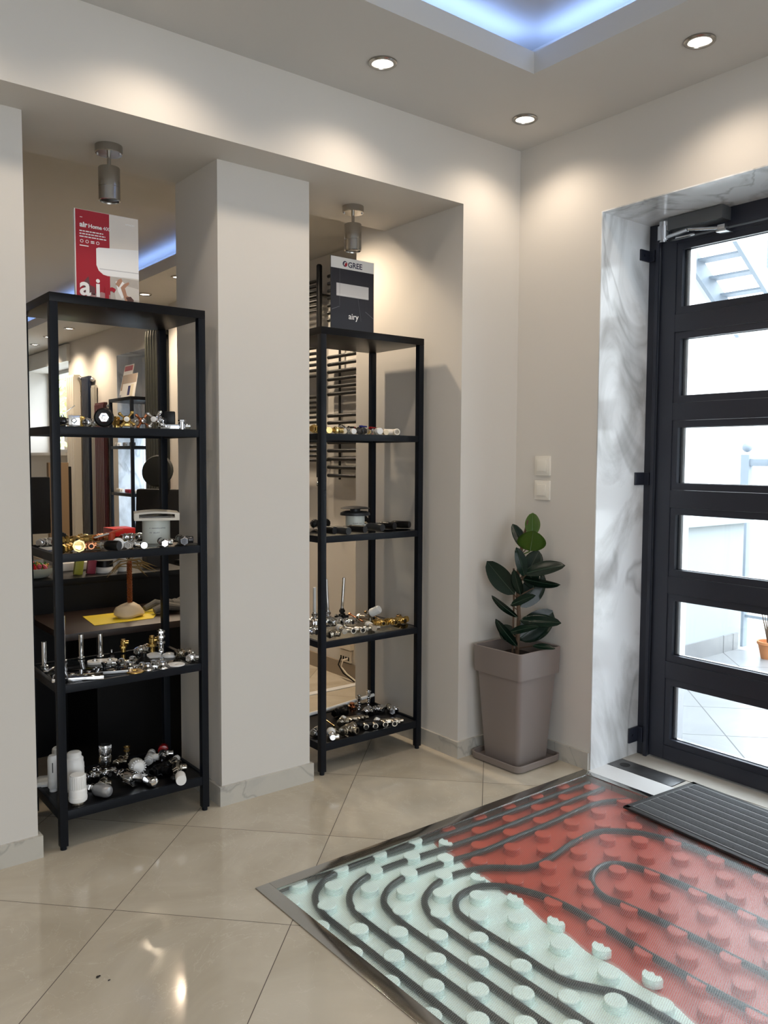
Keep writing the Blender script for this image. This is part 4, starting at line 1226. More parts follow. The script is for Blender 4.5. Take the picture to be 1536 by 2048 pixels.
    ("V", "R", 5, 1.147, 2.743, 0.122, 30, {"b": "black", "c": "black", "L": 0.09, "r": 0.014}, "radiator_valve", "valve", "black valve right of the chrome heads, bottom shelf"),
    ("V", "D", 2, 1.79, 2.7, 1.3455, 22, {"b": "gold", "c": "gold", "L": 0.07, "r": 0.013}, "radiator_valve", "valve", "gold valve left of the front post, second shelf under the dark poster"),
    ("CY", "D", 2, 1.841, 2.71, 1.3455, -18, {"b": "gold", "s": 0.8}, "radiator_thermostat", "thermostat head", "gold cylinder head right of the front post, second shelf"),
    ("V", "D", 2, 1.88, 2.7, 1.3455, 42, {"b": "gold", "c": "gold", "L": 0.05}, "radiator_valve", "valve", "short gold valve between the two round end caps, second shelf"),
    ("CY", "D", 2, 1.919, 2.71, 1.3455, -23, {"b": "ivory", "s": 0.68}, "radiator_thermostat", "thermostat head", "ivory cylinder head second from the post, second shelf"),
    ("CY", "D", 2, 1.966, 2.71, 1.3455, -23, {"b": "white", "s": 0.7}, "radiator_thermostat", "thermostat head", "white cylinder head left of the blue lever valve"),
    ("V", "D", 2, 2.009, 2.82, 1.3455, 32, {"b": "chrome", "c": "chrome", "L": 0.1, "r": 0.016}, "radiator_valve", "valve", "chrome valve behind the ivory and white heads"),
    ("LV2", "D", 2, 2.019, 2.72, 1.3455, 32, {"b": "darkchrome", "c": "blue"}, "lever_valve", "valve", "ball valve with a blue lever"),
    ("LV2", "D", 2, 2.131, 2.8, 1.3455, 32, {"b": "chrome", "c": "red"}, "lever_valve", "valve", "ball valve with a red lever"),
    ("CY", "D", 2, 2.084, 2.7, 1.3455, -18, {"b": "white", "s": 0.85, "chromering": 1}, "radiator_thermostat", "thermostat head", "white faced chrome head right of the blue lever valve"),
    ("CY", "D", 2, 2.139, 2.72, 1.3455, -23, {"b": "ivory", "s": 0.7}, "radiator_thermostat", "thermostat head", "beige cylinder head beside the cream elbow"),
    ("EL", "D", 2, 2.174, 2.71, 1.3455, -18, {"b": "cream"}, "pipe_elbow", "pipe elbow", "cream pipe elbow at the right end, second shelf"),
    ("CY", "D", 3, 1.846, 2.764, 0.947, 7, {"b": "black", "s": 0.95, "Lk": 1.9}, "radiator_thermostat", "thermostat head", "black cylinder head nearest the front post, third shelf"),
    ("CY", "D", 3, 1.878, 2.715, 0.947, 7, {"b": "blackgrey", "s": 0.95, "Lk": 1.9}, "radiator_thermostat", "thermostat head", "greyish black cylinder head second from the front post"),
    ("CY", "D", 3, 1.966, 2.736, 0.947, 14, {"b": "black", "s": 0.95, "Lk": 1.9}, "radiator_thermostat", "thermostat head", "black cylinder head in front of the white duct with round cap"),
    ("CY", "D", 3, 2.088, 2.766, 0.947, 7, {"b": "blackgrey", "s": 0.95, "Lk": 1.9}, "radiator_thermostat", "thermostat head", "grey cylinder head right of the white duct with round cap"),
    ("CY", "D", 3, 2.172, 2.798, 0.947, 12, {"b": "black", "s": 0.95, "Lk": 1.9}, "radiator_thermostat", "thermostat head", "black cylinder head third from the right, third shelf"),
    ("CY", "D", 3, 2.25, 2.807, 0.947, 22, {"b": "black", "s": 0.95, "Lk": 1.9}, "radiator_thermostat", "thermostat head", "black cylinder head at the right end, third shelf"),
    ("V", "D", 3, 2.122, 2.865, 0.947, -28, {"b": "darkchrome", "c": "nickel", "L": 0.06}, "radiator_valve", "valve", "dark valve with a bright nut beside the white duct with round cap"),
    ("KN", "D", 3, 1.947, 2.962, 0.947, -8, {"b": "black"}, "hand_wheel", "wheel", "black knob left of the front post, third shelf under the dark poster"),
    ("KN", "D", 3, 2.004, 2.962, 0.947, -8, {"b": "black"}, "hand_wheel", "wheel", "black knob left of the white duct with round cap"),
    ("KN", "D", 3, 2.205, 2.962, 0.947, -8, {"b": "black", "s": 1.2}, "hand_wheel", "wheel", "black knob at the back right of the white duct with round cap"),
    ("PV", "D", 4, 1.95, 2.962, 0.532, -38, {"b": "chrome", "p": "white", "h": 0.16}, "pipe_valve", "valve", "chrome valve with an upright white pipe, left of the front post"),
    ("PV", "D", 4, 2.02, 2.962, 0.532, -38, {"b": "chrome", "p": "chrome", "h": 0.19, "lean": 0.05}, "pipe_valve", "valve", "chrome valve with a tall upright chrome pipe"),
    ("PV", "D", 4, 2.096, 2.962, 0.532, -38, {"b": "black", "p": "chrome", "h": 0.19, "lean": -0.06}, "pipe_valve", "valve", "black valve with a tall upright chrome pipe"),
    ("TV", "D", 4, 2.161, 2.859, 0.532, -68, {"b": "nickel", "c": "white"}, "thermostatic_valve", "valve", "nickel valve with a raised white thermostatic head"),
    ("V", "D", 4, 2.145, 2.749, 0.532, -8, {"b": "brass", "c": "brass", "L": 0.08, "r": 0.012}, "radiator_valve", "valve", "brass valve with open end, first of the brass row"),
    ("V", "D", 4, 2.198, 2.736, 0.532, -3, {"b": "brass", "c": "gold", "L": 0.07, "r": 0.012}, "radiator_valve", "valve", "brass valve with gold cap, middle of the brass row"),
    ("V", "D", 4, 2.25, 2.736, 0.532, -3, {"b": "brass", "c": "brass", "L": 0.07, "r": 0.012}, "radiator_valve", "valve", "brass valve second from the right end, fourth shelf"),
    ("BR", "D", 4, 2.25, 2.75, 0.532, -18, {"b": "bronze"}, "valve_body", "valve", "dark bronze valve body at the right end, fourth shelf"),
    ("BAR", "D", 4, 2.14, 2.917, 0.532, 82, {"b": "copper", "L": 0.12, "rod": 1}, "copper_rod", "rod", "thin copper rod lying left of the brass row"),
    ("BAR", "D", 4, 2.227, 2.909, 0.532, 82, {"b": "bronze", "L": 0.13, "rod": 1}, "copper_rod", "rod", "thin dark bronze rod behind the brass row"),
    ("SL", "D", 4, 1.931, 2.732, 0.532, 72, {"b": "nickel", "c": "white"}, "sleeved_valve", "valve", "nickel valve with a white sleeve, front of fourth shelf"),
    ("H", "D", 4, 1.985, 2.705, 0.532, -20, {"b": "nickel", "c": "nickel"}, "double_valve", "valve", "nickel double valve between the two white sleeves"),
    ("SL", "D", 4, 2.064, 2.707, 0.532, 72, {"b": "nickel", "c": "white"}, "sleeved_valve", "valve", "nickel valve with white sleeve, right of the double valve"),
    ("V", "D", 4, 1.851, 2.686, 0.532, 37, {"b": "nickel", "c": "nickel", "L": 0.07, "r": 0.012}, "radiator_valve", "valve", "nickel valve right beside the front post, fourth shelf"),
    ("V", "D", 4, 1.813, 2.773, 0.532, 2, {"b": "chrome", "c": "chrome", "L": 0.07, "r": 0.013}, "radiator_valve", "valve", "chrome valve left of the front post, fourth shelf under the dark poster"),
    ("V", "D", 4, 1.939, 2.903, 0.532, -18, {"b": "chrome", "c": "chrome", "L": 0.07, "r": 0.012}, "radiator_valve", "valve", "chrome valve below the upright white pipe"),
    ("V", "D", 4, 2.003, 2.882, 0.532, 22, {"b": "chrome", "c": "chrome", "L": 0.08, "r": 0.012}, "radiator_valve", "valve", "chrome valve below the black valve with pipe"),
    ("V", "D", 4, 2.049, 2.847, 0.532, 2, {"b": "chrome", "c": "chrome", "L": 0.07, "r": 0.012}, "radiator_valve", "valve", "chrome valve behind the nickel double valve, fourth shelf"),
    ("UP", "D", 5, 2.157, 2.915, 0.122, -38, {"b": "chrome", "s": 0.8}, "stacked_valve", "valve", "chrome stacked valve standing at the back, left of its twin"),
    ("UP", "D", 5, 2.236, 2.949, 0.122, -38, {"b": "chrome", "s": 0.8}, "stacked_valve", "valve", "chrome stacked valve standing at the back beside the rear post"),
    ("BR", "D", 5, 2.123, 2.922, 0.122, -8, {"b": "copper"}, "valve_body", "valve", "small copper valve body left of the standing chrome valves"),
    ("V", "D", 5, 2.148, 2.848, 0.122, 32, {"b": "chrome", "c": "chrome", "L": 0.07, "r": 0.012}, "radiator_valve", "valve", "chrome valve in front of the standing chrome valves"),
    ("V", "D", 5, 2.208, 2.839, 0.122, 2, {"b": "chrome", "c": "chrome", "L": 0.07, "r": 0.012}, "radiator_valve", "valve", "chrome valve right of the standing chrome valves"),
    ("V", "D", 5, 2.246, 2.8, 0.122, 62, {"b": "chrome", "c": "nickel", "L": 0.09, "r": 0.012}, "radiator_valve", "valve", "chrome valve at the back right, bottom shelf under the dark poster"),
    ("V", "D", 5, 2.047, 2.907, 0.122, 22, {"b": "black", "c": "black", "L": 0.1, "r": 0.014}, "radiator_valve", "valve", "black valve at the back left, bottom shelf"),
    ("H", "D", 5, 2.035, 2.787, 0.122, -13, {"b": "nickel", "c": "white"}, "double_valve", "valve", "nickel double valve with a white cap, middle of bottom shelf"),
    ("BAR", "D", 5, 1.936, 2.838, 0.122, 87, {"b": "gold", "L": 0.1, "rod": 1}, "gold_rod", "rod", "thin gold rod beside the front post, bottom shelf"),
    ("V", "D", 5, 1.974, 2.792, 0.122, 42, {"b": "nickel", "c": "white", "L": 0.07, "r": 0.012}, "radiator_valve", "valve", "nickel valve with small white end behind the big nickel one"),
    ("V", "D", 5, 1.929, 2.683, 0.122, 22, {"b": "nickel", "c": "nickel", "L": 0.09, "r": 0.016}, "radiator_valve", "valve", "big nickel valve behind the white egg-shaped cap"),
    ("EG", "D", 5, 1.848, 2.684, 0.122, 62, {"b": "chrome", "c": "white"}, "capped_valve", "valve", "chrome valve with a white egg-shaped cap at the front"),
    ("BAR", "D", 5, 1.894, 2.679, 0.122, 102, {"b": "nickel", "L": 0.07, "rod": 1}, "steel_rod", "rod", "short steel rod at the front, bottom shelf under the dark poster"),
    ("H", "D", 5, 2.047, 2.696, 0.122, -23, {"b": "black", "c": "black"}, "double_valve", "valve", "black double valve with two bright ring ends"),
    ("H", "D", 5, 2.131, 2.673, 0.122, -23, {"b": "nickel", "c": "white"}, "double_valve", "valve", "nickel double valve with a white cap at the right end"),
    ("V", "D", 5, 1.82, 2.751, 0.122, 32, {"b": "chrome", "c": "chrome", "L": 0.08, "r": 0.013}, "radiator_valve", "valve", "chrome valve left of the front post, bottom shelf under the dark poster"),
]

for f_ in FITTINGS:
    fitting(*f_)

# ------------------------------------------------------------------ ventilation ducts and the pipe at the back
def duct(name, label, x, y, z, r, h, rz):
    t = thing(name, label, 'vent duct', (x, y, z + .0004), math.radians(rz))
    m = MB(); m.lathe([(r, 0), (r, h), (r * .96, h), (r * .96, .004), (0, .004)], seg=36); m.build('duct', mat('translucent_white_plastic', (.66, .69, .64), .35), t)
    return t
d1 = duct('vent_duct', 'white vent duct with rectangular slotted cap and handwriting', 1.165, 2.79, .947, .048, .095, -20)
m = MB()
n = 14
def arc(u):                       # gently curved louvre cap
    return .006 * (1 - (2 * u - 1) ** 2)
top = [(-.076 + .152 * i / n, .108 + arc(i / n)) for i in range(n + 1)]
bot = [(-.076 + .152 * i / n, .083 + .0 * i) for i in range(n + 1)]
it = [(-.06 + .12 * i / n, .104 + arc(i / n) * .6) for i in range(n + 1)]
ib = [(-.06 + .12 * i / n, .092) for i in range(n + 1)]
for i in range(n):
    for a, b2 in ((top, it), (ib, bot)):
        m.poly([a[i], a[i + 1], b2[i + 1], b2[i]], -.075, -.055)
m.poly([top[0], it[0], ib[0], bot[0]], -.075, -.055); m.poly([top[n], it[n], ib[n], bot[n]], -.075, -.055)
for i in range(n):
    m.poly([top[i], top[i + 1], (top[i + 1][0], top[i + 1][1] - .004), (top[i][0], top[i][1] - .004)], -.055, .06)
m.box(-.076, -.055, .083, -.073, .06, .108); m.box(.073, -.055, .083, .076, .06, .108); m.box(-.076, -.055, .083, .076, .06, .0865)
CAPM = mat('champagne_plastic', (.60, .55, .46), .32)
m.build('slotted_cap', CAPM, d1)
m = MB(); m.box(-.058, -.050, .0935, .058, .05, .0955); m.build('louvre', mat('louvre_brown', (.28, .24, .20), .4), d1)
def scrawl(par, x, z, r, wd, seed, h=.005):
    """a line of handwritten strokes on the curved duct wall"""
    rr = random.Random(seed); m = MB(); u = -wd / 2
    while u < wd / 2:
        w_ = rr.uniform(.002, .0042)
        for (a, b2) in (((0, 0), (w_ * .6, h * rr.uniform(.5, 1))), ((w_ * .2, h * rr.uniform(.4, .9)), (w_ * .9, h * rr.uniform(0, .6)))):
            p0, p1 = [], []
            for q in (a, b2):
                ang = (x + u + q[0]) / r
                p0.append(Vector((r * 1.004 * math.sin(ang), -r * 1.004 * math.cos(ang), z + q[1])))
            m.cyl(p0[0], p0[1], .00055, seg=5)
        u += w_ + rr.uniform(.0008, .002) + (.004 if rr.random() < .12 else 0)
    m.build('handwriting', INKD, par)
scrawl(d1, .004, .052, .048, .058, 3); scrawl(d1, -.008, .036, .048, .034, 5)
d2 = duct('vent_duct', 'white vent duct with a round black mushroom cap', 2.07, 2.83, .947, .041, .068, -38)
m = MB(); m.lathe([(.044, .060), (.064, .060), (.0645, .063), (.063, .071), (.050, .077), (.040, .077), (.040, .068), (.044, .068)], seg=36, closed=True); m.lathe([(.022, .07), (.022, .090), (0, .09)], seg=20)
m.build('cap_base', FM['blackgrey'], d2)
m = MB(); m.lathe([(.010, .088), (.060, .088), (.0635, .090), (.050, .0945), (.025, .098), (0, .099)], seg=36); m.build('mushroom_cap', FM['blackgrey'], d2)
scrawl(d2, .012, .026, .041, .040, 8, .004); scrawl(d2, .016, .016, .041, .022, 9, .004)
t = thing('white_pipe', 'thin white plastic pipe lying along the rear of the bottom shelf', 'pipe', (1.94, 2.955, .122))
m = MB(); m.tube([(-.10, -.0, .012), (.1, .0, .022), (.33, .0, .040)], .0075, 12); m.build('pipe', FM['white'], t)
t = thing('paper_card', 'small white card at the left end of the third shelf', 'card', (.80, 2.80, .9472))
m = MB(); m.box(-.02, -.05, 0, .03, .05, .0012); m.build('card', PAPER, t, smooth=False)
t = thing('marker_strap', 'white and orange strap lying across the valves, left of the white duct', 'strap', (1.03, 2.86, .9475), math.radians(10))
m = MB(); m.box(-.06, -.006, .034, -.005, .006, .038, .001, rot('Y', -12)); m.build('white_end', FM['white'], t)
m = MB(); m.box(-.005, -.009, .033, .05, .009, .039, .001, rot('Y', -12)); m.cyl((0, 0, 0), (0, 0, .034), .012); m.build('orange_end', mat('orange_plastic', (.65, .08, .03), .4), t)

# ================================================================== SWITCHES
for z, lb in ((1.222, 'upper white light switch on the wall beside the door'), (1.120, 'lower white light switch on the wall beside the door')):
    t = thing('light_switch', lb, 'light switch', (XD, 2.300, z), 0, 'white light switches beside the door')
    m = MB(); m.box(-.009, -.041, -.041, .002, .041, .041, .003); m.build('frame', SWITCHM, t)
    m = MB(); m.box(-.0105, -.031, -.031, -.008, .031, .031, .0015); m.build('cover_plate', SWITCHM, t)
    m = MB(); m.box(-.0145, -.024, -.024, -.010, .024, .024, .002, rot('Y', 3)); m.build('rocker', SWITCHM, t)

# ================================================================== PLANT
t = thing('potted_rubber_plant', 'rubber plant in a tall taupe square pot standing in the corner', 'potted plant', (2.515, 2.300, 0), math.radians(1.5))
def sq_loft(m, rings, cap0=True, cap1=True, rad=.018):
    """rounded squares (half-size, z) lofted upward"""
    vs, fs, n = [], [], 0
    for h, z in rings:
        r = min(rad, h * .4); pts = []
        for cx, cy, a0 in ((1, 1, 0), (-1, 1, 90), (-1, -1, 180), (1, -1, 270)):
            for k in range(5):
                a = math.radians(a0 + 22.5 * k)
                pts.append((cx * (h - r) + r * math.cos(a), cy * (h - r) + r * math.sin(a), z))
        n = len(pts); vs += pts
    for i in range(len(rings) - 1):
        for k in range(n):
            j = (k + 1) % n
            fs.append((i * n + k, i * n + j, (i + 1) * n + j, (i + 1) * n + k))
    if cap0: fs.append(tuple(reversed(range(n))))
    if cap1: fs.append(tuple(range((len(rings) - 1) * n, len(rings) * n)))
    return m._add(vs, fs)
m = MB(); sq_loft(m, [(.094, .008), (.117, .372)], True, False); m.build('pot_body', POT, t)
m = MB(); sq_loft(m, [(.117, .372), (.1265, .372), (.1295, .480), (.1265, .482), (.1225, .480), (.119, .40)], False, False, .014); m.build('pot_rim', POT, t)
m = MB(); sq_loft(m, [(.119, .425), (.119, .428)], rad=.014); m.build('soil', SOIL, t)
m = MB(); sq_loft(m, [(.122, 0), (.134, .005), (.1365, .030), (.134, .032), (.130, .030), (.126, .012)], True, True, .03); m.build('saucer', POT, t)
CR = Vector((.676, -.737, 0)); CF = Vector((.737, .676, 0)); UPV = Vector((0, 0, 1))
m = MB(); m.tube([(0, 0, .42), (.004, -.004, .60), (-.002, .002, .76), (.010, -.010, .90), (.024, -.026, 1.0)], [.009, .0085, .008, .0065, .004], 10); m.build('stem', STEM, t)
m = MB(); m.tube([(-.012, .014, .42), (-.010, .012, .66), (-.012, .014, .80)], .004, 8); m.build('support_stick', STEM, t)
def px2l(cx, cz):
    """crop units (1783 per metre) to metres right of the stem and height"""
    return (cx - 492) / 1783.0, .478 + (1112 - cz) / 1783.0 * 1.0
def leaf(base, tip, w, depth_b=0.0, depth_t=0.0, roll_=0.0, mt=None, fold=.18, droop=.12):
    bx, bz = px2l(*base); tx, tz = px2l(*tip)
    B = CR * bx + CF * depth_b + UPV * bz; Tp = CR * tx + CF * depth_t + UPV * tz
    ax = Tp - B; L = ax.length; ax.normalize()
    side = ax.cross(CF).normalized(); nrm = side.cross(ax).normalized()
    if nrm.dot(CF) > 0: nrm = -nrm
    R_ = Matrix.Rotation(math.radians(roll_), 3, ax); side = R_ @ side; nrm = R_ @ nrm
    W = w / 1783.0 / 2
    vs, fs = [], []; nu, nv = 12, 7
    for i in range(nu + 1):
        u = i / nu
        hw = W * (math.sin(PI * min(1, u * .97 + .015)) ** .62) * (1.0 - .12 * u) if 0 < i < nu else W * .02
        for j in range(nv):
            s = 2 * j / (nv - 1) - 1
            vs.append(B + ax * L * u + side * s * hw + nrm * (fold * abs(s) * hw - droop * L * (u - .3) ** 2 * (1 if u > .3 else 0) + .0))
    for i in range(nu):
        for j in range(nv - 1):
            a = i * nv + j; fs.append((a, a + 1, a + nv + 1, a + nv))
    m = MB(); m._add(vs, fs)
    g = bmesh.ops.solidify(m.b, geom=list(m.b.faces), thickness=.0009)
    m.sharp = math.radians(80)
    o = m.build('leaf', mt or LEAF, t)
    mm = MB(); mm.tube([B + ax * L * u + nrm * (.0012 - droop * L * (u - .3) ** 2 * (1 if u > .3 else 0)) for u in (0, .25, .5, .75, .97)], [.0016, .0014, .0011, .0008, .0004], 6)
    mm.build('midrib', mat('pale_midrib', (.10, .17, .07), .4) if mt else mat('dark_midrib', (.03, .06, .035), .35), o)
    pp_ = MB(); sx = px2l(492 + (base[0] - 492) * .15, base[1] + 45); pp_.tube([CR * sx[0] + UPV * sx[1], B], .0024, 6)
    pp_.build('leaf_stalk', LEAFL if mt else STEM, t)
leaf((588, 300), (592, 128), 118, -.01, .02, 0, LEAFL, .35, .05)
leaf((572, 398), (590, 246), 218, -.05, -.09, 0, LEAFL, .10, .05)
leaf((545, 400), (448, 212), 98, .01, .03, 15)
leaf((468, 728), (260, 492), 172, -.01, .0, -10, None, .12)
leaf((535, 575), (822, 490), 150, -.01, -.03, -52)
leaf((560, 590), (650, 420), 150, .05, .09, 0)
leaf((530, 610), (788, 650), 120, -.01, -.05, 50)
leaf((508, 832), (690, 590), 190, .03, .07, 10, None, .1)
leaf((535, 590), (480, 375), 105, -.02, -.04, 30)
leaf((512, 725), (455, 535), 92, -.03, -.07, -25)
leaf((495, 895), (296, 738), 90, -.02, -.05, -45)
leaf((440, 795), (606, 700), 84, -.05, -.10, -50)
leaf((500, 1075), (765, 862), 215, .02, .05, -6, None, .14)
leaf((510, 920), (800, 908), 120, -.01, -.05, -40)
leaf((492, 1105), (328, 902), 96, -.03, -.07, -30)
leaf((425, 1000), (637, 920), 84, -.05, -.10, -55)
leaf((600, 1085), (755, 1078), 60, -.06, -.10, -55)
leaf((480, 1090), (370, 985), 130, .02, .06, 10)
leaf((610, 690), (560, 500), 150, .04, .07, 10)

# ================================================================== FLOOR PIT: heating boards and pipes under glass
BX0, BX1, BY0, BY1 = HX0 + .012, HX1 - .02, HY0 + .03, HY1 - .022
PITCH = .1502
AX, AY = 1.715, 1.708
def boundary(y):
    pts = [(.6, 1.66), (.96, 1.69), (1.09, 1.71), (1.24, 1.715), (1.40, 1.73), (1.58, 1.755), (1.72, 1.768), (1.90, 1.79), (2.1, 1.82)]
    for (ya, xa), (yb, xb) in zip(pts, pts[1:]):
        if ya <= y <= yb: return .986 * (xa + (xb - xa) * (y - ya) / (yb - ya))
    return 1.7
nubs = []
for i in range(-14, 16):
    for j in range(-14, 16):
        if (i + j) % 2 == 0:
            x, y = AX + i * PITCH / 2, AY + j * PITCH / 2
            if BX0 + .008 < x < BX1 - .02 and BY0 + .02 < y < BY1 + .002: nubs.append((x, y))
def nub_board(name, mt, keep, zb, zt, label, outline):
    m = MB()
    m.prism(outline, zb - .006, zb)
    for x, y in nubs:
        k = keep(x, y)
        if k == 0: continue
        if k == 2:       # a nub cut through by the edge of the board
            pr = [(.026 * math.cos(a), .026 * math.sin(a)) for a in [math.radians(q) for q in range(80, 281, 20)]] + [(.004, -.024), (.010, -.014), (.002, -.006), (.010, .006), (.003, .014)]
            m.prism([(x + a, y + b) for a, b in pr], zb - .001, zt)
        else:
            m.lathe([(.0285, zb - .001), (.027, zt - .004), (.0275, zt - .002), (.0255, zt), (0, zt)], Matrix.Translation((x, y, 0)), 18)
    o = m.build(name, mt)
    return tag(o, label, 'insulation board')
edge = []
y = BY0
while y <= BY1 + 1e-6:
    edge.append((boundary(y) + .006 * math.sin(y * 38), y)); y += .02
nub_board('heating_board', FOIL_W, lambda x, y: 2 if abs(x - boundary(y)) < .030 else (1 if x < boundary(y) - .03 else 0), -.0265, -.0070, 'mint white knobbed underfloor heating board below the floor glass', [(BX0, BY0)] + edge + [(BX0, BY1)])
nub_board('heating_board', FOIL_R, lambda x, y: 1 if x > boundary(y) + .03 else 0, -.0310, -.0100, 'red knobbed underfloor heating board below the floor glass', [(BX0, BY0), (BX1, BY0), (BX1, BY1), (BX0, BY1)])
def hpipe(pts, label, z=-.0180):
    # Catmull-Rom through the points
    P = [Vector((a * .989, b * .989, z)) if b > YE + .01 else Vector((a * .989, b, z)) for a, b in pts]; Q = [P[0] * 2 - P[1]] + P + [P[-1] * 2 - P[-2]]; out = []
    for i in range(1, len(Q) - 2):
        for k in range(6):
            s = k / 6; a, b, c, d = Q[i - 1:i + 3]
            out.append(.5 * ((2 * b) + (c - a) * s + (2 * a - 5 * b + 4 * c - d) * s * s + (3 * b - a - 3 * c + d) * s ** 3))
    out.append(P[-1])
    m = MB(); m.tube(out, .0098, 10)
    tag(m.build('heating_pipe', PIPE), label, 'heating pipe', 'heating pipes looped between the knobs')
YE = BY0 + .01; XE = BX1 - .01
hpipe([(XE, 1.995), (2.2, 2.00), (1.9, 2.005), (1.65, 2.022), (1.47, 2.028), (1.36, 2.008), (1.285, 1.950), (1.252, 1.86), (1.249, 1.75), (1.249, 1.5), (1.248, 1.2), (1.248, YE)], 'outermost heating pipe bend, nearest the steel frame corner')
hpipe([(XE, 1.925), (2.3, 1.928), (2.0, 1.926), (1.775, 1.938), (1.587, 1.955), (1.46, 1.945), (1.375, 1.90), (1.33, 1.82), (1.322, 1.7), (1.322, 1.4), (1.322, 1.1), (1.322, YE)], 'second heating pipe bend from the steel frame corner')
hpipe([(2.60, 1.80), (2.465, 1.855), (2.2, 1.850), (2.03, 1.850), (1.863, 1.848), (1.66, 1.876), (1.52, 1.868), (1.43, 1.81), (1.402, 1.72), (1.398, 1.6), (1.398, 1.3), (1.398, 1.0), (1.398, YE)], 'third heating pipe bend from the steel frame corner')
hpipe([(2.44, YE), (2.44, 1.2), (2.438, 1.45), (2.40, 1.60), (2.30, 1.70), (2.15, 1.705), (2.004, 1.68), (1.90, 1.69), (1.80, 1.765), (1.66, 1.795), (1.54, 1.752), (1.487, 1.67), (1.476, 1.57), (1.474, 1.4), (1.474, 1.2), (1.474, YE)], 'fourth heating pipe, winding on across the red board')
hpipe([(1.82, YE), (1.81, 1.0), (1.815, 1.2), (1.828, 1.38), (1.821, 1.52), (1.775, 1.635), (1.715, 1.692), (1.633, 1.697), (1.575, 1.66), (1.550, 1.59), (1.550, 1.4), (1.552, 1.26), (1.59, 1.185), (1.625, 1.12), (1.63, 1.0), (1.63, YE)], 'innermost heating pipe loop crossing from the white onto the red board')
hpipe([(1.975, YE), (1.974, 1.0), (1.975, 1.2), (1.966, 1.36), (1.955, 1.43), (1.99, 1.50), (2.06, 1.543), (2.135, 1.539), (2.18, 1.48), (2.195, 1.38), (2.20, 1.2), (2.195, 1.0), (2.195, YE)], 'hairpin heating pipe loop on the red board')

fp = thing('floor_glass', 'large steel framed walk-on glass panel set into the tiled floor', 'glass panel', (HX0, HY0, 0))
m = MB(); w = .046; LX, LY = HX1 - HX0, HY1 - HY0
m.box(0, 0, -.005, w, LY, .003, .001); m.box(w, LY - .042, -.005, LX, LY, .003, .001); m.box(w, 0, -.005, LX, w, .003, .001); m.box(LX - .03, w, -.005, LX, LY - .042, .003, .001)
m.build('steel_frame', STEELFRAME, fp)
m = MB(); v = [(w + .0005, w + .0005, .0005), (LX - .0305, w + .0005, .0005), (LX - .0305, LY - .0425, .0005), (w + .0005, LY - .0425, .0005)]
m._add(v, [(0, 1, 2, 3)]); m.build('glass_sheet', DOTGLASS, fp, smooth=False)

pl = thing('floor_spring_cover', 'scuffed dark metal cover plate in the threshold beside the door hinge', 'cover plate', (2.765, 1.728, 0))
m = MB(); m.box(0.002, .002, -.01, .100, .297, .0025, .0008); m.build('plate', mat('scuffed_steel', (.13, .13, .135), .35, .8, var=.4, vscale=30), pl)
m = MB(); m.lathe([(0, .0025), (.021, .0025), (.021, .0035), (0, .0035)], Matrix.Translation((.05, .245, 0)), 24); m.build('round_cover', mat('dark_worn_steel', (.03, .03, .032), .5, .5), pl)

dm = thing('door_mat', 'charcoal ribbed door mat with rubber border lying before the door', 'door mat', (2.452, 1.722, .004), math.radians(-4.2))
MW, ML = .405, .78
m = MB(); m.prism([(0, 0), (MW, 0), (MW, -ML), (0, -ML)], 0, .005)
for a, b in (((0, 0), (.022, -ML)), ((MW - .022, 0), (MW, -ML)), ((0, 0), (MW, -.022)), ((0, -ML + .022), (MW, -ML))):
    m.box(min(a[0], b[0]), min(a[1], b[1]), .001, max(a[0], b[0]), max(a[1], b[1]), .008, .002)
m.build('rubber_border', MATRUB, dm)
m = MB(); m.box(.022, -ML + .022, .005, MW - .022, -.022, .0100); m.build('groove_sheet', mat('groove_gleam_grey', (.13, .135, .14), .45), dm, smooth=False)  # grey stands in for the gleam reflected in the grooves
m = MB(); nr = 8; pw = (MW - .05) / nr
for k in range(nr):
    m.box(.025 + k * pw + .003, -ML + .026, .005, .025 + (k + 1) * pw - .004, -.026, .0115, .0025)
m.build('carpet_ribs', MATPILE, dm)

# ================================================================== SHOWROOM BEHIND THE ARCADE
DESK = mat('black_desk_laminate', (.003, .003, .0035), .4, spec=.2)
WENGE = mat('dark_wenge_laminate', (.026, .014, .010), .38, var=.3, vscale=14)
dk = thing('reception_desk', 'black reception desk with a low dark brown ledge, seen through the first opening', 'desk', (1.2, 3.5, 0))
m = MB(); m.box(-.7, 0, .712, .42, .75, .74, .002); m.build('worktop', DESK, dk)
m = MB(); m.box(-.7, .01, 0, .42, .03, .712); m.build('front_panel', DESK, dk, smooth=False)
m = MB(); m.box(-.285, -.445, .574, .46, .009, .60, .002); m.build('ledge', WENGE, dk)
m = MB(); m.box(-.135, -.36, 0, .46, -.34, .574); m.box(-.135, -.34, 0, -.115, .009, .574); m.build('ledge_panel', DESK, dk, smooth=False)
m = MB(); m.box(-.7, .03, 0, -.68, .73, .712); m.box(.40, .03, 0, .42, .73, .712); m.build('side_panel', DESK, dk, smooth=False)
def simple(name, label, cat, m, mt, loc=(0, 0, 0), group=None, smooth=True):
    m.transform(Matrix())
    o = m.build(name, mt, None, smooth); o.location = loc
    return tag(o, label, cat, group)
YEL = mat('yellow_card', (.80, .62, .02), .5, var=.08, vscale=20)
m = MB(); m.prism([(1.062, 3.15), (1.30, 3.155), (1.42, 3.36), (1.085, 3.36)], .6004, .6016); simple('yellow_folder', 'yellow paper sheet lying on the desk ledge', 'paper', m, YEL, smooth=False)
bt = thing('beaded_tree', 'beaded wire tree standing on a cream stone, on the yellow sheet', 'ornament', (1.235, 3.235, .6016))
m = MB()
prof = [(0, 0), (.050, .002), (.062, .012), (.060, .028), (.048, .045), (.028, .056), (0, .060)]
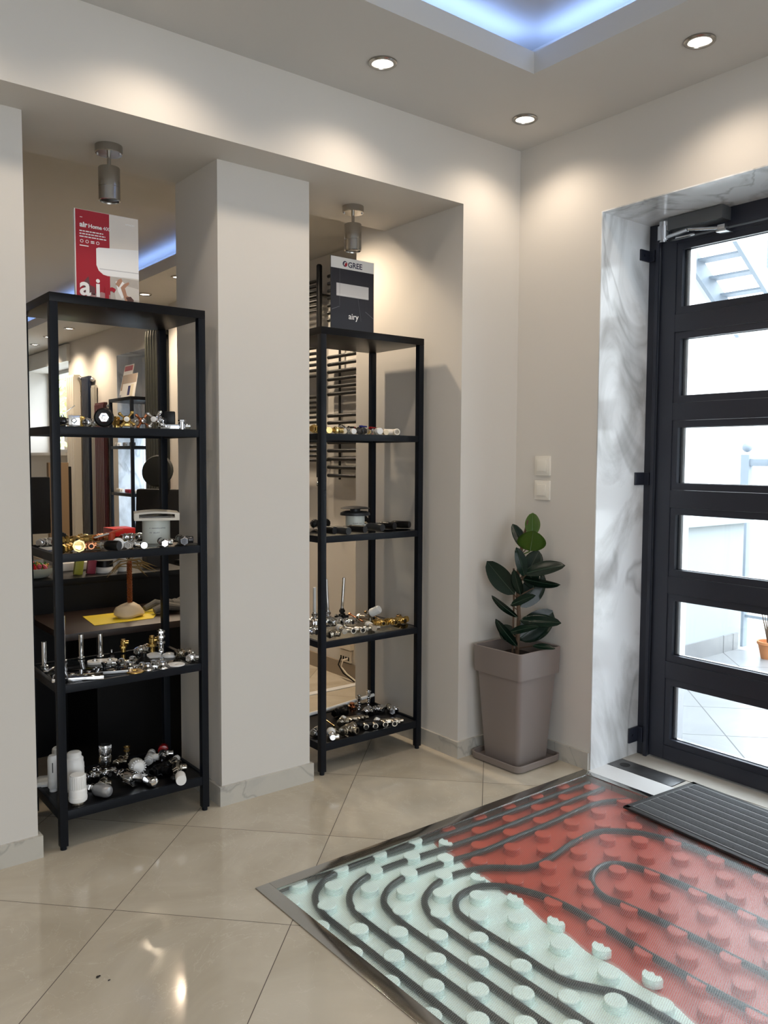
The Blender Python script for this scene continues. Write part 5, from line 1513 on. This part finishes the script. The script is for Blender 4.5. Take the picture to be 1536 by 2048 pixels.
m.lathe(prof, Matrix.Diagonal((1.0, .7, 1.0, 1)), 22)
for v_ in m.b.verts: v_.co += Vector((.012 * (v_.co.z / .06) * -1, 0, .004 * math.sin(v_.co.x * 60)))
m.build('stone_foot', mat('cream_stone', (.62, .50, .34), .5, var=.15, vscale=25), bt)
m = MB(); rr = random.Random(4)
for i in range(150):
    z = .055 + .17 * i / 150; a = i * 2.4
    m.lathe([(0, -.0055), (.0055, 0), (0, .0055)], Matrix.Translation((.0065 * math.cos(a), .0065 * math.sin(a), z)) @ rot('X', rr.uniform(0, 90)), 6)
m.cyl((0, 0, .05), (0, 0, .23), .004); m.build('beaded_trunk', mat('copper_beads', (.26, .07, .02), .3, .4, var=.5, vscale=150), bt)
m = MB()
for i in range(16):
    a = rr.uniform(-1.2, 1.9); l = rr.uniform(.06, .12); d = Vector((math.sin(a), rr.uniform(-.4, .3), .25 - .5 * abs(math.sin(a)) * rr.random())).normalized()
    p0 = Vector((0, 0, .215 + rr.uniform(-.01, .02))); m.tube([p0, p0 + d * l * .5, p0 + d * l + Vector((0, 0, -.03))], [.0015, .0035, .0004], 5)
m.build('twig_leaves', mat('dry_grass_leaf', (.16, .10, .03), .6), bt)
gl = MB()
rr = random.Random(11)
for k in range(7):
    x0_, y0_ = rr.uniform(-.07, .07), rr.uniform(-.05, .05)
    gl.tube([(x0_ - .06, y0_, .018), (x0_ - .01, y0_ + rr.uniform(-.02, .02), .034), (x0_ + .06, y0_ + rr.uniform(-.03, .03), .022)], [.012, .018, .011], 10)
simple('work_gloves', 'crumpled dark grey work gloves on the right of the desk ledge', 'gloves', gl, mat('grey_knit', (.13, .125, .115), .9, bump=.5, bscale=300), (1.44, 3.27, .598))
# things on the worktop
bw = thing('candy_bowl', 'glass bowl of red and green wrapped sweets on the desk', 'bowl', (.97, 3.60, .7402))
m = MB(); m.lathe([(.03, 0), (.055, .008), (.075, .03), (.080, .045), (.078, .045), (.072, .03), (.05, .011), (0, .006)], seg=28); m.build('bowl', mat('bowl_glass', (.55, .6, .55), .08, spec=.6), bw)
swc = [mat('sweet_red', (.40, .01, .02), .2), mat('sweet_green', (.03, .14, .02), .2), mat('sweet_gold', (.65, .45, .10), .2, .6), mat('sweet_pink', (.6, .12, .18), .25)]
for i in range(34):
    a = i * 2.4; r_ = .058 * math.sqrt((i % 17) / 17); z = .028 + .018 * (i // 17) + .012 * (1 - r_ / .06)
    m = MB(); m.sphere((0, 0, 0), .0115, 8, .75); m.cyl((-.016, 0, 0), (.016, 0, 0), .004, seg=6)
    o = simple('wrapped_sweet', 'foil wrapped sweet heaped in the glass bowl on the desk', 'sweet', m, swc[i % 4], (.97 + r_ * math.cos(a), 3.60 + r_ * math.sin(a), .7402 + z), 'wrapped sweets in the bowl')
    o.rotation_euler = (a, a * 1.7, a)
m = MB(); m.box(-.018, -.01, 0, .018, .01, .065, .001, rot('Y', 8)); simple('yellow_box', 'yellow green upright box behind the front valves, on the desk', 'box', m, mat('lime_print', (.30, .30, .03), .4), (1.145, 3.60, .7402))
m = MB(); m.box(-.018, -.01, 0, .018, .01, .06, .001, rot('Y', 8)); simple('pink_box', 'dark box with pink print beside the yellow green box', 'box', m, mat('pink_print', (.22, .02, .045), .4), (1.20, 3.60, .7402))
jr = thing('ink_pad_jar', 'low white jar with a black lid on the desk', 'jar', (1.262, 3.60, .7402))
m = MB(); m.lathe([(.034, 0), (.036, .003), (.036, .024), (.034, .027), (0, .027)], seg=24); m.build('jar', FM['white'], jr)
m = MB(); m.lathe([(.037, .027), (.037, .055), (0, .055)], seg=24); m.build('lid', FM['black'], jr)
cp = thing('paper_cup', 'white cup with a black barcode beside the beaded tree', 'cup', (1.345, 3.60, .7402))
m = MB(); m.lathe([(.022, 0), (.030, .085), (.029, .085), (.021, .003), (0, .003)], seg=22); m.build('cup', FM['white'], cp)
m = MB()
for k in range(5): m.box(.012 + k * .0028, -.0285, .050, .0135 + k * .0028, -.0235, .074)
m.build('barcode', FM['black'], cp)
m = MB(); m.box(-.05, -.03, 0, .05, .03, .09, .002); simple('black_box', 'black box right of the beaded tree, on the desk', 'box', m, FM['blackgrey'], (1.52, 3.66, .7402))
mn = thing('monitor', 'black computer monitor seen behind the left front post', 'monitor', (.90, 4.0, .7402), math.radians(0))
m = MB(); m.box(-.27, -.015, .15, .25, .015, .415, .006); m.build('screen', FM['black'], mn)
m = MB(); m.box(-.03, .0, .02, .03, .02, .2, .003); m.lathe([(.10, 0), (.10, .006), (.02, .018), (0, .02)], seg=24); m.build('stand', FM['blackgrey'], mn)
m = MB(); m.box(-.10, -.14, 0, .10, .14, .035, .003); simple('paper_stack', 'stack of white papers on the desk, below the monitor', 'paper stack', m, PAPER, (1.22, 3.88, .7402))
m = MB(); m.box(-.06, -.02, 0, .06, .02, 1.215, .004); simple('veneer_sample', 'tan door panel sample standing behind the desk', 'panel', m, mat('tan_veneer', (.23, .15, .08), .45, var=.1), (1.545, 5.2, 0))
m = MB(); m.box(-.015, -.022, 0, .015, .022, 1.19, .004); simple('board_sample', 'narrow black panel sample behind the tan one', 'panel', m, FM['black'], (1.622, 5.25, 0))

oc = thing('office_chair', 'black office chair with headrest behind the desk', 'chair', (1.93, 4.62, 0), math.radians(-55))
m = MB()
m.lathe([(0, -.03), (.06, -.028), (.095, -.012), (.10, .0), (.09, .012), (.05, .02), (0, .022)], Matrix.Translation((0, .02, 1.17)) @ rot('X', 80) @ Matrix.Diagonal((1.05, .95, 1, 1)), 26); m.build('headrest', mat('chair_grey_mesh', (.009, .011, .010), .7), oc)
m = MB(); m.tube([(0, .05, 1.15), (.02, .09, 1.12), (.02, .10, 1.05), (0, .08, .98)], .013, 10); m.build('headrest_bracket', FM['black'], oc)
m = MB(); m.box(-.20, .02, .52, .20, .06, 1.065, .018, rot('X', -4)); m.build('backrest', mat('chair_black', (.006, .006, .007), .75), oc)
m = MB(); m.box(-.23, -.42, .44, .23, .06, .51, .03); m.build('seat', mat('chair_black', (.006, .006, .007), .75), oc)
for s_ in (-1, 1):
    m = MB(); m.tube([(s_ * .25, -.05, .46), (s_ * .29, -.08, .56), (s_ * .29, -.10, .66)], .014, 8); m.box(s_ * .29 - .03, -.24, .66, s_ * .29 + .03, .02, .685, .008); m.build('armrest', FM['black'], oc)
m = MB(); m.cyl((0, -.18, .10), (0, -.18, .44), .025); m.build('gas_column', FM['darkchrome'], oc)
for k in range(5):
    a = 2 * PI * k / 5; m = MB(); m.tube([(0, -.18, .11), (.28 * math.cos(a), -.18 + .28 * math.sin(a), .07)], [.022, .014], 8); m.sphere((.28 * math.cos(a), -.18 + .28 * math.sin(a), .03), .03, 12)
    m.build('base_arm', FM['black'], oc)
m = MB(); m.box(-.085, -.10, 0, .085, .10, .058, .002); rb = simple('red_carton', 'red and white flat carton behind the desk', 'box', m, mat('carton_red', (.50, .012, .015), .4), (2.22, 6.0, .67))
st = thing('side_cabinet', 'low black cabinet carrying the red carton', 'cabinet', (2.22, 6.0, 0))
m = MB(); m.box(-.25, -.2, 0, .25, .2, .665, .003); m.build('body', DESK, st)
m = MB(); m.box(-.24, -.206, .02, .24, -.2, .645, .001); m.build('door', DESK, st)

# radiators on the showroom wall
def radiator(label, x0_, y0_, y1_, z0_, z1_, n, mt, valve=True, name='panel_radiator'):
    t = thing(name, label, 'radiator', (XW, (y0_ + y1_) / 2, 0), 0)
    h = (y1_ - y0_) / 2; d = XW - x0_
    m = MB(); m.box(-d, -h, z0_, -d * .35, h, z1_, .003)
    m.build('panel', mt, t)
    m = MB()
    for k in range(n):
        yy = -h + (k + .5) * 2 * h / n
        m.box(-d - .006, yy - h / n * .8, z0_ + .02, -d, yy + h / n * .8, z1_ - .02, .002)
    m.build('fins', mt, t)
    m = MB(); m.box(-d * .4, -.03, z0_ + .2, 0, .03, z0_ + .24); m.box(-d * .4, -.03, z1_ - .2, 0, .03, z1_ - .16); m.build('wall_bracket', mt, t)
    if valve:
        m = MB(); m.cyl((-d * .5, -h - .045, z1_ - .04), (-d * .5, -h, z1_ - .04), .016); m.sphere((-d * .5, -h - .05, z1_ - .04), .022, 12); m.build('vent_valve', FM['chrome'], t)
    return t
radiator('tall white panel radiator nearest the far window', 2.603, 8.19, 8.42, .1, 2.05, 4, mat('radiator_white', (.66, .62, .54), .35), name='panel_radiator')
radiator('tall dark blue panel radiator beside the white one', 2.655, 7.92, 8.11, .1, 2.02, 6, mat('radiator_blue', (.003, .008, .024), .35))
radiator('slim grey panel radiator between the blue and maroon ones', 2.668, 7.79, 7.89, .1, 1.925, 3, mat('radiator_grey', (.27, .26, .23), .4), False)
radiator('maroon panel radiator left of the distant shelf unit', 2.650, 7.50, 7.75, .1, 1.75, 6, mat('radiator_maroon', (.055, .004, .006), .35))
OLIVE = mat('olive_grey_enamel', (.030, .031, .024), .35)
cr = thing('column_radiator', 'tall olive grey column radiator in front of the marble niche', 'radiator', (2.62, 6.19, 0))
m = MB()
for k in range(7):
    yy = -.15 + k * .05
    for dx in (-.035, .035):
        m.tube([(dx, yy, .15), (dx, yy, 2.20)], .0125, 10)
    m.tube([(-.035, yy, 2.19), (-.030, yy, 2.235), (0, yy, 2.26), (.030, yy, 2.235), (.035, yy, 2.19)], .0135, 10); m.tube([(-.035, yy, .16), (0, yy, .10), (.035, yy, .16)], .0135, 10)
m.build('columns', OLIVE, cr)
m = MB(); m.cyl((0, -.18, 2.2), (0, .18, 2.2), .016); m.cyl((0, -.18, .16), (0, .18, .16), .016); m.build('header_tube', OLIVE, cr)
m = MB(); m.box(.02, -.02, 1.8, .08, .02, 1.84); m.box(.02, -.02, .4, .08, .02, .44); m.build('wall_bracket', OLIVE, cr)

BLKR = mat('black_radiator_enamel', (.006, .006, .006), .3)
ta = thing('towel_radiator', 'black towel radiator with upright post, behind the front post of the right shelf unit', 'towel radiator', (2.62, 3.93, 0))
for yy in (0.0, .52):
    m = MB(); m.cyl((0, yy, 1.14), (0, yy, 2.33), .017, seg=16); m.lathe([(.017, 2.33), (.012, 2.338), (0, 2.338)], Matrix.Translation((0, yy, 0)), 16); m.build('post', BLKR, ta)
for g in ([2.249 - .0275 * k for k in range(7)], [1.877 - .032 * k for k in range(6)], [1.598 - .0285 * k for k in range(6)], [1.345 - .027 * k for k in range(5)]):
    for z in g:
        m = MB(); m.tube([(0, .01, z), (-.012, .14, z), (-.016, .26, z), (-.012, .38, z), (0, .51, z)], .0095, 10); m.build('bar', BLKR, ta)
for yy in (0.0, .52):
    for z in (1.24, 2.17):
        m = MB(); m.cyl((0, yy, z), (XW - 2.62, yy, z), .009, seg=10); m.build('wall_bracket', BLKR, ta)
    m = MB(); m.cyl((0, yy, 1.10), (0, yy, 1.14), .012); m.sphere((-.0, yy, 1.10), .018, 12); m.build('valve', FM['chrome'], ta)
tb = thing('towel_radiator', 'black towel radiator with round-ended open bars, beside the rear post of the right shelf unit', 'towel radiator', (2.64, 3.78, 0))
m = MB()
for dy in (0, -.26):
    m.box(.012, dy - .006, 1.13, .022, dy + .006, 2.285, .002)
m.build('post', BLKR, tb)
for g in ([2.263 - .0405 * k for k in range(7)], [1.814 - .0412 * k for k in range(6)], [1.487 - .039 * k for k in range(3)], [1.338 - .0465 * k for k in range(5)]):
    for z in g:
        m = MB(); m.cyl((0, -.37, z), (0, .085, z), .0105, seg=12); m.sphere((0, .085, z), .0105, 10); m.sphere((0, -.37, z), .0105, 10); m.build('bar', BLKR, tb)
for z in (1.25, 2.15):
    m = MB(); m.cyl((.02, 0, z), (XW - 2.6415, 0, z), .008, seg=10); m.build('wall_bracket', BLKR, tb)

so = thing('wall_socket', 'cream wall socket strip with two plugged cables above the skirting', 'socket', (XW, 3.765, .124))
m = MB(); m.box(-.03, -.07, .045, 0, .07, .15, .004); m.build('trunking', FM['cream'], so)
m = MB(); m.box(-.016, -.052, -.032, 0, .052, .034, .003); m.build('socket_plate', FM['cream'], so)
m = MB()
for k in range(4): m.box(-.018, -.042 + k * .024, -.020, -.0155, -.030 + k * .024, 0)
m.build('socket_hole', FM['black'], so)
m = MB(); m.tube([(-.018, .035, -.012), (-.04, .03, -.05), (-.04, -.02, -.09), (-.035, -.12, -.118)], .004, 8); m.build('cable', FM['black'], so)
m = MB(); m.tube([(-.018, -.03, -.008), (-.05, -.03, -.01), (-.055, -.02, -.05), (-.045, -.06, -.085), (-.035, -.13, -.112)], .0045, 8); m.build('cable', FM['cream'], so)

# brochures and small goods on the distant shelf unit
def brochure(label, x, y, z, w_, h_, tilt, rz_, cols):
    t = thing('brochure', label, 'brochure', (x, y, z), math.radians(rz_))
    M = rot('X', -tilt)
    m = MB(); m.box(0, 0, 0, w_, .003, h_, 0, M); m.build('sheet', PAPER, t, smooth=False)
    for a, b, c, d, mt in cols:
        m = MB(); m.box(a * w_, -.0008, b * h_, c * w_, 0, d * h_, 0, M); m.build('print', mt, t, smooth=False)
brochure('white brochure with a red band on the distant shelf unit', 2.63, 7.08, 1.7505, .21, .30, 12, -90, [(.06, .82, .94, .97, RED), (.05, .25, .7, .7, mat('print_brown', (.30, .20, .13), .5)), (.02, .0, .98, .12, mat('print_bluegrey', (.35, .37, .43), .5))])
brochure('beige brochure showing a mug, on the distant shelf unit', 2.60, 6.95, 1.7505, .30, .20, 10, -90, [(0, .62, 1, 1, mat('print_taupe', (.38, .31, .25), .5)), (.45, .10, .62, .5, mat('print_navy', (.03, .03, .12), .5)), (.64, .05, .85, .55, mat('print_cream', (.70, .64, .5), .5))])
for k, (yy, ll, z, mt, lb) in enumerate(((7.08, .06, 1.3458, FM['white'], 'white block at the left end of the distant second shelf'), (6.9, .05, 1.3458, FM['silver'], 'grey sample in the middle of the distant second shelf'), (6.75, .05, 1.3458, FM['blackgrey'], 'dark sample at the right of the distant second shelf'),
                                      (7.05, .09, .947, FM['cream'], 'cream tube on the distant third shelf'), (6.84, .10, .947, mat('tool_red', (.42, .02, .05), .4), 'red hand tool on the distant third shelf'), (6.72, .06, .947, FM['white'], 'white sample by the red hand tool'))):
    m = MB(); m.box(-.02, -ll / 2, 0, .02, ll / 2, .03, .006); m.cyl((0, -ll / 2 - .02, .012), (0, ll / 2 + .02, .012), .009)
    simple('pipe_sample', lb, 'sample', m, mt, (2.62, yy, z))

# ================================================================== OUTSIDE
GALV = mat('grey_blue_rail_paint', (.22, .26, .31), .5)
rg = thing('terrace_railing', 'grey blue metal railing with balusters at the terrace end', 'railing', (5.54, 2.95, 0))
m = MB(); m.box(-.03, -.03, -.06, .03, .03, 1.29, .004); m.sphere((0, 0, 1.34), .035, 12); m.build('post', GALV, rg)
m = MB(); m.box(-.03, -3.0, -.06, .03, -2.94, 1.29, .004); m.build('post', GALV, rg)
m = MB(); m.box(-.02, -2.95, 1.21, .02, -.03, 1.26, .004); m.build('handrail', GALV, rg)
m = MB(); m.box(-.015, -2.95, .97, .015, -.03, .99); m.box(-.015, -2.95, .15, .015, -.03, .17); m.build('cross_rail', GALV, rg)
for k in range(12):
    m = MB(); m.cyl((0, -.24 - k * .23, .15), (0, -.24 - k * .23, 1.22), .008, seg=8); m.build('baluster', mat('rust_brown_iron', (.10, .07, .08), .6), rg)
ss = thing('outdoor_stair', 'grey steel stair climbing the white neighbouring house', 'stair', (5.6, 3.40, 2.78))
for oy in (0.0, -.4):
    m = MB(); m.poly([(-.75, .42), (.55, -.42), (.55, -.58), (-.75, .26)], oy - .03, oy); m.build('stringer', GALV, ss, smooth=False)
for k in range(8):
    m = MB(); m.box(-.7 + k * .16, -.40, .33 - k * .104, -.58 + k * .16, -.02, .345 - k * .104); m.build('step', GALV, ss, smooth=False)
m = MB(); m.tube([(-.75, -.4, 1.28), (.55, -.4, .44)], .02, 8)
for k in range(5): m.cyl((-.6 + k * .28, -.4, .25 - k * .18), (-.6 + k * .28, -.4, 1.18 - k * .18), .012, seg=8)
m.build('handrail', GALV, ss)
tp = thing('terracotta_planter', 'small terracotta planter with bare twigs on the terrace', 'planter', (5.10, 2.53, -.004))
m = MB(); m.lathe([(.045, 0), (.065, .09), (.072, .093), (.072, .11), (.062, .11), (.058, .08), (0, .08)], seg=24); m.build('pot', mat('terracotta', (.50, .20, .08), .8), tp)
m = MB()
for k in range(6):
    a = k * 1.1; m.tube([(0, 0, .07), (.02 * math.cos(a), .02 * math.sin(a), .17), (.05 * math.cos(a), .05 * math.sin(a), .24 + .03 * k)], [.006, .005, .002], 6)
m.build('twigs', STEM, tp)
def tree(label, x, y, s, mt, seed):
    rr = random.Random(seed); t = thing('garden_tree', label, 'tree', (x, y, -.06))
    m = MB(); m.tube([(0, 0, 0), (.03, .02, .8 * s), (0, 0, 1.5 * s)], [.09 * s, .07 * s, .04 * s], 8); m.build('trunk', STEM, t)
    m = MB()
    for i in range(520):
        d = Vector((rr.gauss(0, 1), rr.gauss(0, 1), rr.gauss(0, 1))).normalized() * (rr.random() ** .35); c = Vector((0, 0, 1.8 * s)) + Vector((d.x * 1.1 * s, d.y * 1.1 * s, d.z * 1.2 * s))
        a = Vector((rr.gauss(0, 1), rr.gauss(0, 1), rr.gauss(0, 1))).normalized(); b_ = a.orthogonal().normalized(); l = .11 * s
        m._add([c - a * l, c + b_ * l * .45, c + a * l, c - b_ * l * .45], [(0, 1, 2, 3)])
    m.build('crown', mt, t, smooth=False)
tree('bright green garden tree behind the far window', 5.0, 16.2, 1.25, mat('tree_leaf_bright', (.48, .62, .16), .6, var=.4, vscale=3), 1)
tree('darker green garden tree beside the bright one', 7.6, 21.8, 1.6, mat('tree_leaf_dark', (.30, .45, .12), .6, var=.4, vscale=3), 2)

for (x, y, r_, lb) in ((.638, 1.915, .004, 'larger dark crumb lying on the beige tiles at the lower left'), (.655, 1.887, .0022, 'tiny dark crumb beside the larger one on the beige tiles')):
    m = MB(); m.sphere((0, 0, r_ * .45), r_, 8, .45); m.sphere((r_ * 1.3, r_ * .4, r_ * .35), r_ * .7, 8, .45)
    simple('crumb', lb, 'crumb', m, SOIL, (x, y, .0002))
